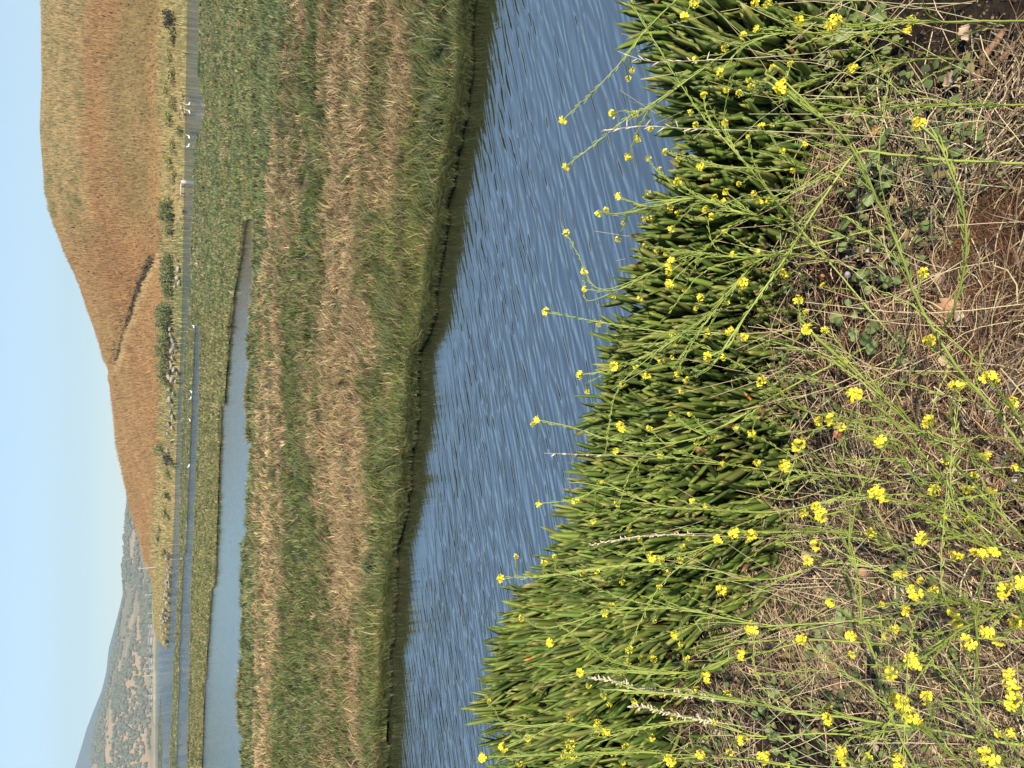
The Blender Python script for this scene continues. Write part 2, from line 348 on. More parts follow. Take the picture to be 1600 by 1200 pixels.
# ------------------------------------------------------------------ hill
H_shore = [(-600, 300), (0, 293), (110, 291), (220, 289), (330, 287), (440, 285.5), (510, 283.7), (620, 279), (730, 274.5), (840, 271), (870, 269), (962, 265), (1006, 263), (1014, 262)]
H_ridge = [(-600, 92), (-250, 74), (0, 67), (110, 67), (202, 64), (235, 67), (301, 75), (348, 87.5), (385, 102), (422, 117), (444, 126), (484, 139), (547, 161), (605, 174), (686, 186.5), (745, 196), (796, 207), (840, 221), (881, 231), (910, 240), (950, 241), (985, 243), (1000, 250), (1010, 258), (1014, 261.5)]
def g_x(y): return itp(y, [(330, 262), (395, 243), (440, 222), (480, 209), (520, 196), (572, 181), (590, 176)])
def hill(yp, t, full=False):
    yp = np.asarray(yp, float); t = np.asarray(t, float)
    P0 = at_z(itp(yp, H_shore), yp, 0); rd = ray(itp(yp, H_ridge), yp)
    hd = rd[..., :2] / np.linalg.norm(rd[..., :2], axis=-1)[..., None]
    r0 = np.linalg.norm(P0[..., :2], axis=-1)
    rR = r0 + itp(yp, [(0, 85), (500, 75), (800, 60), (910, 40), (1000, 25), (1014, 12)])
    el = rd[..., 2] / np.linalg.norm(rd[..., :2], axis=-1)
    zR = np.maximum(H + rR * el, .3)
    PR = hd * rR[..., None]
    xy = P0[..., :2] + (PR - P0[..., :2]) * t[..., None]
    tt = np.clip(t, 0, 1)
    bank = np.minimum(1.5, zR * .8)
    f = bank * sstep(0, .07, tt) + (zR - bank) * (1 - (1 - np.clip((tt - .07) / .93, 0, 1)) ** 1.35) * sstep(.03, .16, tt)
    f = np.where(t > 1, zR * (1 - sstep(1, 1.7, t)) , f)
    n = (fbm(xy[..., 0] * .035, xy[..., 1] * .035, 14) - .5) * 2.0 + (fbm(xy[..., 0] * .2, xy[..., 1] * .2, 15) - .5) * .7
    z = f + n * sstep(.1, .4, tt) * np.minimum(1, zR / 8) * (1 - .85 * sstep(.75, 1.0, tt))
    # the gully: a groove running down from the saddle
    px, py = proj(np.stack([xy[..., 0], xy[..., 1], z], -1))
    on = sstep(335, 400, yp) * (1 - sstep(565, 592, yp))
    dg = px - g_x(yp)
    z = z - on * 1.6 * np.exp(-((dg + 2) / 9.0) ** 2) + on * .5 * np.exp(-((dg - 10) / 7.0) ** 2)
    return np.concatenate([xy, z[..., None]], -1)
TAN = A(.42, .29, .13); ORG = A(.37, .20, .085); RUS = A(.33, .155, .07); OLV = A(.27, .21, .085); PALE = A(.50, .36, .17); WEED = A(.36, .27, .115); GRE = A(.13, .15, .06)
def hill_cols(P, yp):
    px, py = proj(P); X, Y = P[..., 0], P[..., 1]
    n = fbm(X * .05, Y * .05, 60)[..., None]; n2 = fbm(X * .22, Y * .22, 61)[..., None]; n3 = fbm(X * .6, Y * .6, 62)[..., None]
    c = ORG * (1 - n) + TAN * n
    px2 = px + (n[..., 0] - .5) * 90 + (n2[..., 0] - .5) * 40
    band = (np.exp(-((px2 - itp(py, [(0, 165), (300, 150), (500, 190)])) / 26) ** 2) * (1 - sstep(420, 600, py)))[..., None]
    c = c * (1 - .24 * band) + RUS * .24 * band
    ob = (np.exp(-((px2 - itp(py, [(0, 215), (300, 205)])) / 24) ** 2) * (1 - sstep(300, 420, py)))[..., None]
    c = c * (1 - .7 * ob) + OLV * .7 * ob
    top = ((1 - sstep(110, 150, px2)) * (1 - sstep(300, 420, py)))[..., None]
    c = c * (1 - .75 * top) + (PALE * .9 * sstep(.3, .6, n3) + GRE * 1.4 * (1 - sstep(.3, .6, n3))) * .75 * top
    right = sstep(400, 440, py)[..., None] * (sstep(-2, 8, px - g_x(py)))[..., None]
    c = c * (1 - .35 * right) + A(.44, .27, .125) * .35 * right
    edge = (np.exp(-((px - g_x(py) - 9) / 5) ** 2) * sstep(380, 410, py) * (1 - sstep(570, 590, py)))[..., None]
    c = c * (1 - .7 * edge) + PALE * 1.1 * .7 * edge
    lowx = itp(py, [(0, 250), (150, 248), (330, 252), (400, 256), (470, 257), (480, 247), (600, 252), (700, 246), (800, 243), (880, 243), (1000, 235)])
    lo = sstep(-3, 3, px - lowx + (n2[..., 0] - .5) * 12)[..., None]
    gl = (.45 * sstep(.45, .65, n2[..., 0]) + .5 * sstep(300, 420, py) * (1 - sstep(640, 760, py)))[..., None]
    c = c * (1 - lo) + (WEED * (1 - gl) + GRE * gl) * (.8 + .5 * n3) * lo
    return c * (.62 + .26 * n2)
ys = np.linspace(-560, 1014, 520); ts = np.concatenate([np.linspace(0, .1, 10), np.linspace(.12, 1, 84), np.linspace(1.05, 1.75, 12)])
YY, TT = np.meshgrid(ys, ts, indexing='ij')
HP = hill(YY, TT); HC = hill_cols(HP, YY); HP[:, 0, 2] = -.3
idx = np.arange(HP.shape[0] * HP.shape[1]).reshape(HP.shape[:2])
q = np.stack([idx[:-1, :-1], idx[:-1, 1:], idx[1:, 1:], idx[1:, :-1]], -1)
tag(link('hill', mesh_np('hill', HP, q, col=HC, m=M_hill, smooth=True)), 'dry russet grass hill across the bay with a dark gully', 'hill', kind='structure')
# hill grass
def hill_grass(N):
    y = rng.uniform(-420, 1008, N); t = rng.random(N) ** .8 * 1.0
    P = hill(y, t); px, py = proj(P); c = hill_cols(P, y)
    d = np.hypot(P[:, 0], P[:, 1])
    h = (1 - .7 * sstep(.8, .97, t)) * rng.uniform(.4, 1.35, N) * (.55 + .9 * fbm(P[:, 0] * .15, P[:, 1] * .15, 66)) * np.minimum(1, .3 + t * 1.5)
    low = t < .12; h = np.where(low, rng.uniform(.2, .8, N), h); h *= np.where(y > 880, .5, 1)
    c = c * rng.uniform(.72, 1.25, (N, 1))
    g = (rng.random(N) < .5) & (px < 130) & (py < 280); c[g] = pick([(.20, .17, .075), (.26, .21, .09), (.40, .30, .15), (.36, .24, .11)], g.sum())
    lw = px > itp(py, [(0, 250), (330, 252), (470, 257), (480, 247), (600, 252), (800, 243), (1000, 235)]); f_ = lw & (rng.random(N) < .75)
    c[f_] = pick([PALE * .9, WEED, (.40, .35, .13), (.20, .20, .07), (.36, .27, .14), GRE, (.13, .11, .06)], f_.sum())
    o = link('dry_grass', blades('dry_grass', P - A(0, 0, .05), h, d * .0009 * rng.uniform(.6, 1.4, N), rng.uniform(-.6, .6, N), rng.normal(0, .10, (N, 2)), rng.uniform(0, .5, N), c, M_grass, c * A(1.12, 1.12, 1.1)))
    tag(o, 'dry russet and straw grass covering the hill', 'dry grass', kind='stuff')
hill_grass(170000)

# shrubs: clouds of leaves on a stem, five shapes shared by the copies
def shrub_meshes(seed, pal, n=420, tall=1.0):
    r = np.random.default_rng(seed)
    blobs = [(r.uniform(-.55, .55), r.uniform(-.5, .5), r.uniform(.25, .75) * tall, r.uniform(.22, .42)) for _ in range(9)]
    P, cc = [], []
    for k in range(n):
        b = blobs[r.integers(0, 9)]; v = r.normal(0, 1, 3); v /= np.linalg.norm(v); v *= b[3] * r.uniform(.5, 1.08) ** .6
        p = A(b[0], b[1], b[2]) + v
        if p[2] < .02: p[2] = .02 + abs(p[2]) * .3
        P.append(p); cc.append(A(*pal[r.integers(0, len(pal))]) * r.uniform(.75, 1.3))
    P = np.array(P); cc = np.array(cc); n = len(P)
    a = r.normal(0, 1, (n, 3)); a /= np.linalg.norm(a, axis=1)[:, None]; b = np.cross(a, r.normal(0, 1, (n, 3))); b /= np.linalg.norm(b, axis=1)[:, None]
    s = r.uniform(.06, .13, (n, 1)); V = np.stack([P - a * s, P - b * s * .6, P + a * s, P + b * s * .6], 1)
    fol = mesh_np('foliage', V, np.arange(n * 4).reshape(n, 4), col=np.repeat(cc[:, None], 4, 1), m=M_foliage)
    T, Q, c0 = [], [], 0
    for k in range(6):
        e = A(*blobs[k][:3]); p0 = A(r.uniform(-.06, .06), r.uniform(-.06, .06), -.1)
        for i, (p, rad) in enumerate([(p0, .035), ((p0 + e) / 2, .024), (e, .01)]):
            for j in range(4): T.append(p + A(math.cos(j * 1.571), math.sin(j * 1.571), 0) * rad)
        for i in range(2):
            for j in range(4): Q.append((c0 + i * 4 + j, c0 + i * 4 + (j + 1) % 4, c0 + i * 4 + 4 + (j + 1) % 4, c0 + i * 4 + 4 + j))
        c0 += 12
    return fol, mesh_np('stem', T, Q, m=M_wood)
SG = [shrub_meshes(s, [(.14, .165, .06), (.18, .19, .075), (.10, .125, .05), (.22, .205, .10)]) for s in (1, 2, 3)]
SD = [shrub_meshes(s, [(.07, .065, .045), (.10, .085, .055), (.05, .06, .035)]) for s in (4, 5)]
def hill_at_px(px, py):
    t = np.linspace(0, 1, 400); P = hill(np.full(400, float(py)), t); q = proj(P)[0]
    i = int(np.argmin(np.abs(q - px))); return P[i]
def shrub(px, py, wpx, hpx, kind, label, group=None):
    P = hill_at_px(px, py); d = np.linalg.norm(P - CAM)
    o = empty('shrub', P, label, 'shrub', group)
    o.scale = (wpx / FPX * d / 1.5, wpx / FPX * d / 1.5, hpx / FPX * d / 1.05 * random.uniform(.65, 1.15)); o.rotation_euler.z = random.uniform(0, 6)
    for nm, me in zip(('foliage', 'stem'), random.choice(kind)): link(nm, me, o)
gb = [(318, 16), (331, 20), (345, 18), (360, 14), (404, 18), (417, 20), (430, 22), (444, 20), (458, 16), (479, 22), (492, 24), (505, 22), (518, 20), (531, 22), (545, 24), (558, 22), (571, 22), (584, 22), (596, 18)]
for y, hh in gb:
    shrub(272 - (2 if y > 500 else 0) - random.uniform(0, 4) - (y > 470) * 2, y, random.uniform(14, 20), hh, SG, 'green shrub in the thicket along the foot of the dry hill above the shore rocks', 'green shrubs along the hill shore')
for y in (322, 338, 412, 436, 500, 540, 580):
    shrub(260 + random.uniform(-2, 2), y, 15, 12, SG, 'green shrub in the thicket along the foot of the dry hill above the shore rocks', 'green shrubs along the hill shore')
shrub(274, 34, 24, 17, SD, 'lone dark shrub at the hill foot near the top edge', None)
shrub(258, 702, 18, 15, SG, 'rounded dark green shrub alone on the low shore of the dry hill', None)
shrub(268, 716, 20, 13, SD, 'brown dead looking shrub beside the rounded green shrub on the shore', None)
shrub(285, 205, 16, 10, SG, 'small dark shrub at the water line behind the white birds', None)
for y, x in ((826, 252), (838, 250), (1000, 262)):
    shrub(x, y, 12, 7, SG, {826: 'small olive shrub on the low point below the hill end', 838: 'smaller olive shrub beside the utility pole on the low point', 1000: 'olive shrub on the very tip of the low point'}[y])
SW = [shrub_meshes(s, [(.26, .26, .08), (.20, .22, .065), (.32, .27, .11), (.36, .29, .14)]) for s in (7, 8, 9)]
for y, x, wpx, hpx in ((58, 274, 22, 12), (92, 268, 20, 11), (118, 272, 22, 13), (140, 265, 18, 10), (160, 274, 20, 10), (186, 268, 18, 12), (232, 272, 22, 11), (256, 268, 18, 9), (276, 274, 18, 10), (740, 264, 20, 9), (770, 262, 18, 9), (800, 260, 20, 8), (860, 258, 16, 8)):
    shrub(x, y, wpx, hpx, SW, 'low yellow green weed clump on the strawy shore at the foot of the hill', 'weed clumps on the hill shore')
# gully brush: one continuous ribbon of dark scrub
gy = rng.uniform(402, 574, 900); GP = np.array([hill_at_px(g_x(y) - 1 + rng.normal(0, .9) - 1.2, y) for y in gy])
n = len(GP); k = rng.integers(4, 9, n).repeat(1)
NB = 3; P = np.repeat(GP, NB, 0) + rng.normal(0, .35, (n * NB, 3)) * A(1, 1, .1)
c = pick([(.06, .05, .03), (.09, .075, .04), (.07, .07, .03), (.05, .045, .03)], n * NB)
tag(link('gully_brush', blades('gully_brush', P - A(0, 0, .2), rng.uniform(.2, .8, n * NB), rng.uniform(.10, .28, n * NB), rng.uniform(-.7, .7, n * NB), rng.normal(0, .4, (n * NB, 2)), rng.uniform(0, 1, n * NB), c, M_foliage)),
    'dark line of scrub filling the hill gully', 'brush', kind='stuff')

# boulders on the hill shore
def rock_mesh(seed, m, sub=2, rough=.35, flat=.7):
    import bmesh
    bm = bmesh.new(); bmesh.ops.create_icosphere(bm, subdivisions=sub, radius=1)
    r = np.random.default_rng(seed); dirs = r.normal(0, 1, (9, 3)); dirs /= np.linalg.norm(dirs, axis=1)[:, None]; off = r.uniform(.55, .95, 9)
    for v in bm.verts:
        p = np.array(v.co)
        for d, o in zip(dirs, off):
            e = p @ d - o
            if e > 0: p = p - d * e * .9
        p = p * (1 + rough * .2 * (r.random() - .5)); p[2] *= flat; v.co = p
    me = bpy.data.meshes.new('rock'); bm.to_mesh(me); bm.free(); me.materials.append(m); return me
RM = [rock_mesh(s, M_rock) for s in range(6)]
def boulder(px, py, s, label, group):
    P = hill_at_px(px, py); d = np.linalg.norm(P - CAM); r = s / 2 / FPX * d
    o = link('boulder', random.choice(RM)); r *= 1.35; o.location = P + A(0, -.5, r * .55); o.scale = (r * random.uniform(.9, 1.5), r, r * random.uniform(.7, 1)); o.rotation_euler = (random.uniform(-.3, .3), random.uniform(-.3, .3), random.uniform(0, 6))
    tag(o, label, 'boulder', group)
GL = 'pale boulder in the broken row along the water under the green shrubs'
for x, y, s in [(277, 407, 4), (280, 421, 6), (279, 436, 7), (281, 443, 5), (274, 449, 5), (268, 514, 6), (270, 524, 7), (273, 533, 8), (276, 540, 9), (270, 548, 6), (277, 552, 5), (272, 560, 6), (268, 566, 5), (271, 572, 8), (275, 577, 8), (278, 583, 5), (268, 588, 10), (272, 592, 8), (276, 596, 5), (266, 609, 5), (272, 615, 4), (267, 624, 6), (272, 634, 5), (268, 643, 5), (271, 652, 6), (266, 662, 7), (270, 668, 5), (263, 677, 4), (268, 690, 4), (262, 704, 4)]:
    boulder(x, y, s * .95, GL, 'boulders along the hill shore')
GL2 = 'pale boulder in the rock pile that armours the low point beyond the hill end'
for k in range(56):
    y = random.uniform(862, 1004); x = itp(y, H_shore) - random.uniform(1.5, 9 + 3 * (y > 930))
    boulder(x, y, random.uniform(2.2, 4.0), GL2, 'boulders on the low point')
for x, y, s in [(286, 152, 4), (283, 163, 3), (285, 171, 5), (287, 180, 4), (281, 186, 3), (285, 330, 4), (282, 343, 4), (284, 357, 3)]:
    boulder(x, y, s, 'small pale rock half hidden in weeds on the shore behind the white birds', 'small rocks by the water')

# ------------------------------------------------------------------ box / tube helpers for small things
def boxm(name, lst, m):
    V, Q = [], []
    for (cx, cy, cz, sx, sy, sz) in lst:
        b = len(V)
        for z in (-1, 1):
            for (x, y) in ((-1, -1), (1, -1), (1, 1), (-1, 1)): V.append((cx + x * sx / 2, cy + y * sy / 2, cz + z * sz / 2))
        Q += [(b, b + 3, b + 2, b + 1), (b + 4, b + 5, b + 6, b + 7)] + [(b + i, b + (i + 1) % 4, b + 4 + (i + 1) % 4, b + 4 + i) for i in range(4)]
    return mesh_np(name, V, Q, m=m)
def tube(P, rad, sides=5):
    P = np.asarray(P, float); n = len(P); rad = np.broadcast_to(rad, (n,)).astype(float)
    T = np.gradient(P, axis=0); T /= np.maximum(np.linalg.norm(T, axis=1), 1e-9)[:, None]
    u = np.cross(T, A(.31, .17, .93)); u /= np.maximum(np.linalg.norm(u, axis=1), 1e-9)[:, None]; v = np.cross(T, u)
    a = np.arange(sides) * 2 * math.pi / sides
    V = P[:, None] + (u[:, None] * np.cos(a)[None, :, None] + v[:, None] * np.sin(a)[None, :, None]) * rad[:, None, None]
    i = np.arange(n - 1)[:, None] * sides; j = np.arange(sides)[None]; k = (j + 1) % sides
    Q = np.stack([i + j, i + k, i + sides + k, i + sides + j], -1).reshape(-1, 4)
    return V.reshape(-1, 3), Q
class MB:
    def __init__(s): s.V = []; s.Q = []; s.T = []; s.c = []; s.n = 0
    def add(s, V, Q=None, T=None, c=None):
        V = np.asarray(V, float).reshape(-1, 3); s.V.append(V)
        if Q is not None: s.Q.append(np.asarray(Q, int).reshape(-1, 4) + s.n)
        if T is not None: s.T.append(np.asarray(T, int).reshape(-1, 3) + s.n)
        if c is not None: s.c.append(np.broadcast_to(c, (len(V), 3)))
        s.n += len(V)
    def build(s, name, m, smooth=True):
        return mesh_np(name, np.concatenate(s.V), np.concatenate(s.Q) if s.Q else None, np.concatenate(s.T) if s.T else None, np.concatenate(s.c) if s.c else None, m, smooth)

# concrete platform on the hill shore
P = at_z(287.5, 299, 0.15); P[1] -= .6
o = empty('concrete_platform', P, 'small pale concrete slab on dark posts at the water line under the hill', 'platform')
link('slab', boxm('slab', [(0, 0, .78, 1.65, 1.0, .26)], M_conc), o)
for x in (-.55, .5): link('post', boxm('post', [(x, -.2, .25, .14, .3, .79)], M_dark), o)
link('drum', MB().build, o) if False else None
o.scale = (.8, .6, .45); P2 = P + A(.9, 0, -.15)
me = MB(); v_, q_ = tube([(0, 0, -.15), (0, 0, .05), (0, 0, .45), (0, 0, .5)], [.2, .24, .24, .12], 10); me.add(v_, q_)
tag(link('drum', me.build('drum', M_conc)), 'squat pale drum standing right beside the concrete slab', 'drum').location = P2

# white wading birds
def bird(px, py, s, flip, label, neck=1.0):
    P = at_z(px, py, 0.0); o = empty('egret', P, label, 'bird', 'white birds in the shallows')
    sk = [((-.34, 0, .30), .02), ((-.2, 0, .34), .06), ((-.02, 0, .38), .10), ((.12, 0, .42), .085), ((.20, 0, .50), .04), ((.17, 0, .50 + .12 * neck), .03), ((.20, 0, .50 + .25 * neck), .03), ((.25, 0, .50 + .31 * neck), .042), ((.31, 0, .50 + .30 * neck), .015)]
    v, q = tube([a for a, b in sk], [b for a, b in sk], 8); b_ = MB(); b_.add(v, q); link('body', b_.build('body', M_white), o)
    b_ = MB(); v, q = tube([(.30, 0, .50 + .30 * neck), (.42, 0, .50 + .28 * neck)], [.014, .003], 5); b_.add(v, q); link('beak', b_.build('beak', M_dark), o)
    for yy in (-.03, .03):
        b_ = MB(); v, q = tube([(.0, yy, .32), (.02, yy, .16), (.0, yy, -.05)], [.012, .010, .009], 5); b_.add(v, q); link('leg', b_.build('leg', M_dark), o)
    s *= .62; o.scale = (s, s, s); o.rotation_euler.z = flip + .2
    return o
bird(300, 163, 1.0, math.pi, 'white egret with curved neck, rightmost standing in the bay under the hill', 1.2)
bird(300, 175, 1.0, 0, 'white egret with upright neck second from the top edge in the bay')
bird(299.5, 214, 1.05, 0, 'white egret with upright neck standing next to the hunched one')
bird(299.5, 228, 1.15, math.pi, 'hunched white egret, the lowest in the picture of the four in the bay', .55)
bird(306.2, 510, .8, 0, 'white bird at the very end of the narrow inlet', .6)
bird(302.3, 612, .8, 0, 'white bird on the inlet bank, nearer to the inlet end of a pair', .5)
bird(301.6, 622, .85, math.pi, 'white bird on the inlet bank, second of the pair', .6)
bird(300, 656, .8, 0, 'white bird alone halfway along the narrow inlet bank', .5)
bird(299, 728, .95, math.pi, 'white bird swimming farthest down the narrow inlet', .4)

# ------------------------------------------------------------------ far shore, far hills, town
def ridge_land(name, ridge, base_px, r0, r1, lo, hi, n, rows, colf, label, m=M_hill, rough=1.0):
    y = np.linspace(lo, hi, n); rd = ray(itp(y, ridge), y); hd = rd[:, :2] / np.linalg.norm(rd[:, :2], axis=1)[:, None]
    el = rd[:, 2] / np.linalg.norm(rd[:, :2], axis=1); zR = np.maximum(H + r1 * el, 1)
    V = []
    for t in np.concatenate([np.linspace(0, 1, rows), [1.15, 1.4]]):
        rr = r0 + (r1 - r0) * t; f = np.clip(1 - (1 - min(t, 1)) ** 1.5, 0, 1) if t <= 1 else 1 - (t - 1) * 1.5
        p = hd * rr
        z = zR * f + (fbm(p[:, 0] * .006, p[:, 1] * .006, 80) - .5) * zR * .5 * min(1, t * 3) * max(0, 1 - t) * rough
        V.append(np.concatenate([p, z[:, None]], 1))
    V = np.array(V); V[0, :, 2] = -.5; idx = np.arange(V.shape[0] * n).reshape(-1, n)
    q = np.stack([idx[:-1, 1:], idx[:-1, :-1], idx[1:, :-1], idx[1:, 1:]], -1)
    tag(link(name, mesh_np(name, V, q, col=colf(V), m=m, smooth=True)), label, 'hill', kind='structure'); return V
R1 = [(560, 212), (700, 204), (782, 201), (819, 196), (881, 193), (905, 195), (925, 196), (980, 186.5), (1009, 181), (1061, 170), (1101, 159), (1149, 148), (1182, 145), (1250, 143), (1500, 150), (1900, 165)]
R2 = [(560, 222), (860, 205), (925, 193), (954, 186), (1013, 170), (1050, 166), (1079, 159), (1116, 144), (1141, 135), (1171, 126), (1200, 117), (1300, 95), (1500, 85), (1900, 110)]
def farcol(V):
    n = fbm(V[..., 0] * .004, V[..., 1] * .003, 90)[..., None]; n2 = fbm(V[..., 0] * .02, V[..., 1] * .01, 91)[..., None]
    s = sstep(.48, .60, n * .6 + n2 * .4)
    return A(.40, .29, .18) * (1 - s) + A(.22, .20, .13) * s  # tones raised so part of the haze is painted into the colour
FV = ridge_land('far_hills', R1, 240, 1150, 2100, 560, 1900, 260, 40, farcol, 'hazy tan hills with dark tree patches beyond the town')
ridge_land('distant_ridge', R2, 240, 3600, 4800, 560, 1900, 200, 14, lambda V: np.full(V.shape, .12) * A(.9, 1, .9), 'pale blue distant ridge behind the tan hills')
# wooded patches on the far hills: one mass of crowns
import bmesh as _bm
def far_trees(N):
    ii = rng.uniform(1, 38, N); jj = rng.uniform(40, 258, N); i0 = ii.astype(int); j0 = jj.astype(int); a = (ii - i0)[:, None]; b = (jj - j0)[:, None]
    P = (FV[i0, j0] * (1 - a) + FV[i0 + 1, j0] * a) * (1 - b) + (FV[i0, j0 + 1] * (1 - a) + FV[i0 + 1, j0 + 1] * a) * b
    n = fbm(P[:, 0] * .009, P[:, 1] * .006, 95) * .55 + fbm(P[:, 0] * .03, P[:, 1] * .015, 96) * .45
    low = sstep(14, 3, ii) * .06
    keep = (n + low + rng.normal(0, .03, N)) > .530 + .10 * sstep(32, 37, ii); P = P[keep]; n = len(P)
    s = rng.uniform(1.5, 3.8, n)
    ico = _bm.new(); _bm.ops.create_icosphere(ico, subdivisions=1, radius=1); bv = np.array([v.co[:] for v in ico.verts]); bf = np.array([[v.index for v in f.verts] for f in ico.faces]); ico.free()
    V = P[:, None] + bv[None] * s[:, None, None] * rng.uniform(.7, 1.25, (n, len(bv), 1)) + A(0, 0, 1)[None, None] * s[:, None, None] * .5
    T = bf[None] + np.arange(n)[:, None, None] * len(bv)
    c = np.repeat(pick([(.165, .17, .12), (.145, .155, .11), (.19, .185, .13)], n)[:, None], len(bv), 1)  # crown colours paled towards the hills, haze painted in on top of the air
    tag(link('far_woodland', mesh_np('far_woodland', V, tris=T.reshape(-1, 3), col=c, m=M_ground)), 'dark woodland patches covering the hazy far hills', 'woodland', kind='stuff')
far_trees(26000)
# far shore strip
y = np.linspace(930, 1900, 300); fx = itp(y, [(930, 246), (985, 245), (1050, 243.2), (1200, 242.2), (1900, 241)])
f0 = at_z(fx, y, 0); d0 = f0 / np.linalg.norm(f0[:, :2], axis=1)[:, None]
V = []; Cc = []
for k, (dr, z) in enumerate([(0, -.3), (2, .8), (15, 2.0), (60, 2.6), (160, 3.2), (500, 4.0)]):
    p = f0 + d0 * dr; p[:, 2] = z + .8 * (fbm(y * .15, y * 0 + k, 98) - .5) * (k > 1); V.append(p)
    Cc.append(np.broadcast_to(A(.42, .36, .2) if k < 4 else A(.3, .28, .16), (300, 3)) * (.75 + .5 * fbm(y * .3, y * 0 + k, 99))[:, None])
idx = np.arange(len(V) * 300).reshape(-1, 300); q = np.stack([idx[:-1, 1:], idx[:-1, :-1], idx[1:, :-1], idx[1:, 1:]], -1)
tag(link('far_shore', mesh_np('far_shore', np.array(V), q, col=np.array(Cc), m=M_hill)), 'pale sandy far shore of the bay', 'shore', kind='structure')
def far_point(py, off):
    f = at_z(float(itp(py, [(930, 246), (985, 245), (1050, 243.2), (1200, 242.2), (1900, 241)])), py, 0); d = f / np.hypot(f[0], f[1]); p = f + d * off; p[2] = 2.6; return p
def house(py, off, wd, ht, wall, label):
    P = far_point(py, off); o = empty('house', P, label, 'house', 'houses on the far shore'); o.rotation_euler.z = random.uniform(-.4, .4)
    link('wall', boxm('wall', [(0, 0, ht / 2, wd, 8, ht)], wall), o)
    v = [(-wd / 2 - .4, -4.4, ht), (wd / 2 + .4, -4.4, ht), (wd / 2 + .4, 4.4, ht), (-wd / 2 - .4, 4.4, ht), (-wd / 2 - .4, 0, ht + 2), (wd / 2 + .4, 0, ht + 2)]
    link('roof', mesh_np('roof', v, [(0, 1, 5, 4), (2, 3, 4, 5), (0, 3, 2, 1)], [(0, 4, 3), (1, 2, 5)], m=M_roof), o)
HL = 'tiny pale house in the row along the hazy far shore'
for k in range(17):
    house(975 + k * 14 + random.uniform(-4, 4), random.uniform(60, 150), random.uniform(4, 10), random.uniform(1.8, 3.4), M_wallw, HL)
def mast(py, hpx, label, off=40):
    P = far_point(py, off); d = np.linalg.norm(P); o = empty('mast', P, label, 'mast', 'masts on the far shore')
    h = hpx / FPX * d; b_ = MB(); v, q = tube([(0, 0, -1), (0, 0, h * .5), (0, 0, h)], [.2, .17, .13], 6); b_.add(v, q); link('pole', b_.build('pole', M_mast), o)
    link('arm', boxm('arm', [(0, 0, h * .93, 2.4, .22, .22)], M_mast), o)
for py, h, l in [(928, 10, 'pale mast on the far shore, just past the hill end'), (957, 7, 'short pale mast behind the low point tip'), (1043, 13, 'tall pale mast, upper of the close pair on the far shore'), (1054, 13, 'tall pale mast, lower of the close pair on the far shore'), (1085, 9, 'lone pale mast between the two pairs on the far shore'), (1116, 9, 'pale mast below the lone mast on the far shore'), (1145, 13, 'tall pale mast, upper of the pair near the bottom edge'), (1153, 12, 'tall pale mast, lower of the pair near the bottom edge'), (1184, 9, 'short pale mast nearest the bottom edge')]:
    mast(py, h, l)
P = hill_at_px(246, 885); dd = np.linalg.norm(P - CAM); hh = 24 / FPX * dd
o = empty('utility_pole', P, 'thin wooden utility pole on the low point at the hill end', 'utility pole')
b_ = MB(); v, q = tube([(0, 0, -.3), (0, 0, hh * .5), (0, 0, hh)], [.10, .09, .07], 6); b_.add(v, q); link('pole', b_.build('pole', M_pole), o)
link('crossarm', boxm('crossarm', [(0, -.1, hh * .9, 1.1, .09, .09)], M_pole), o)

# ------------------------------------------------------------------ haze
HZ = bpy.data.materials.new('haze_air'); HZ.use_nodes = True; n_ = HZ.node_tree; n_.nodes.clear()
pv = n_.nodes.new('ShaderNodeVolumePrincipled'); pv.inputs['Density'].default_value = .00018; pv.inputs['Color'].default_value = (.66, .87, 1, 1); pv.inputs['Anisotropy'].default_value = .06
mo = n_.nodes.new('ShaderNodeOutputMaterial'); n_.links.new(pv.outputs[0], mo.inputs['Volume'])
hz = link('haze', boxm('haze', [(0, 3980, 345, 12000, 8060, 695)], HZ)); tag(hz, 'thin blue air between the walker and the far hills', 'haze', kind='stuff')
hz.location.z = 0

exec_near = True
# ------------------------------------------------------------------ near bank
GZ = 2.25                     # bank top
EDGE = [(-400, 1000), (-150, 985), (0, 985), (50, 1035), (110, 1045), (150, 1042), (200, 1066), (240, 1078), (290, 1042), (350, 988), (420, 972), (480, 957), (550, 930), (600, 915), (650, 905), (700, 893), (740, 906), (760, 884), (800, 872), (850, 862), (920, 822), (1000, 778), (1050, 762), (1110, 755), (1150, 766), (1200, 760), (1400, 735), (1700, 700)]
INNER = [(-400, 1330), (0, 1320), (100, 1318), (200, 1300), (300, 1280), (350, 1230), (450, 1190), (550, 1190), (650, 1205), (720, 1215), (800, 1190), (900, 1150), (1000, 1115), (1100, 1092), (1200, 1085), (1400, 1060), (1700, 1040)]
CANO = .20
_yy = np.linspace(-400, 1700, 500)
_E = at_z(itp(_yy, EDGE), _yy, GZ + CANO); _I = at_z(itp(_yy, INNER), _yy, GZ + .03)
_o = np.argsort(_E[:, 0]); EX, EY = _E[_o, 0], _E[_o, 1]; _o = np.argsort(_I[:, 0]); IX, IY = _I[_o, 0], _I[_o, 1]
def yE(x): return np.interp(x, EX, EY)
def yI(x): return np.interp(x, IX, IY)
def ground_z(x, y):
    e = yE(x) - .10; d = y - e
    z = GZ + .05 * (fbm(np.asarray(x) * 2.2, np.asarray(y) * 2.2, 120) - .5) * 1.6 + .012 * (fbm(np.asarray(x) * 14, np.asarray(y) * 14, 121) - .5)
    return np.where(d > 0, z - np.minimum(.55 * d + .6 * d * d, 3.6), z)
gx = np.linspace(-5.5, 4.5, 420); gyv = np.concatenate([np.linspace(-4, .5, 40), np.linspace(.52, 3.4, 260), np.linspace(3.45, 7, 50)])
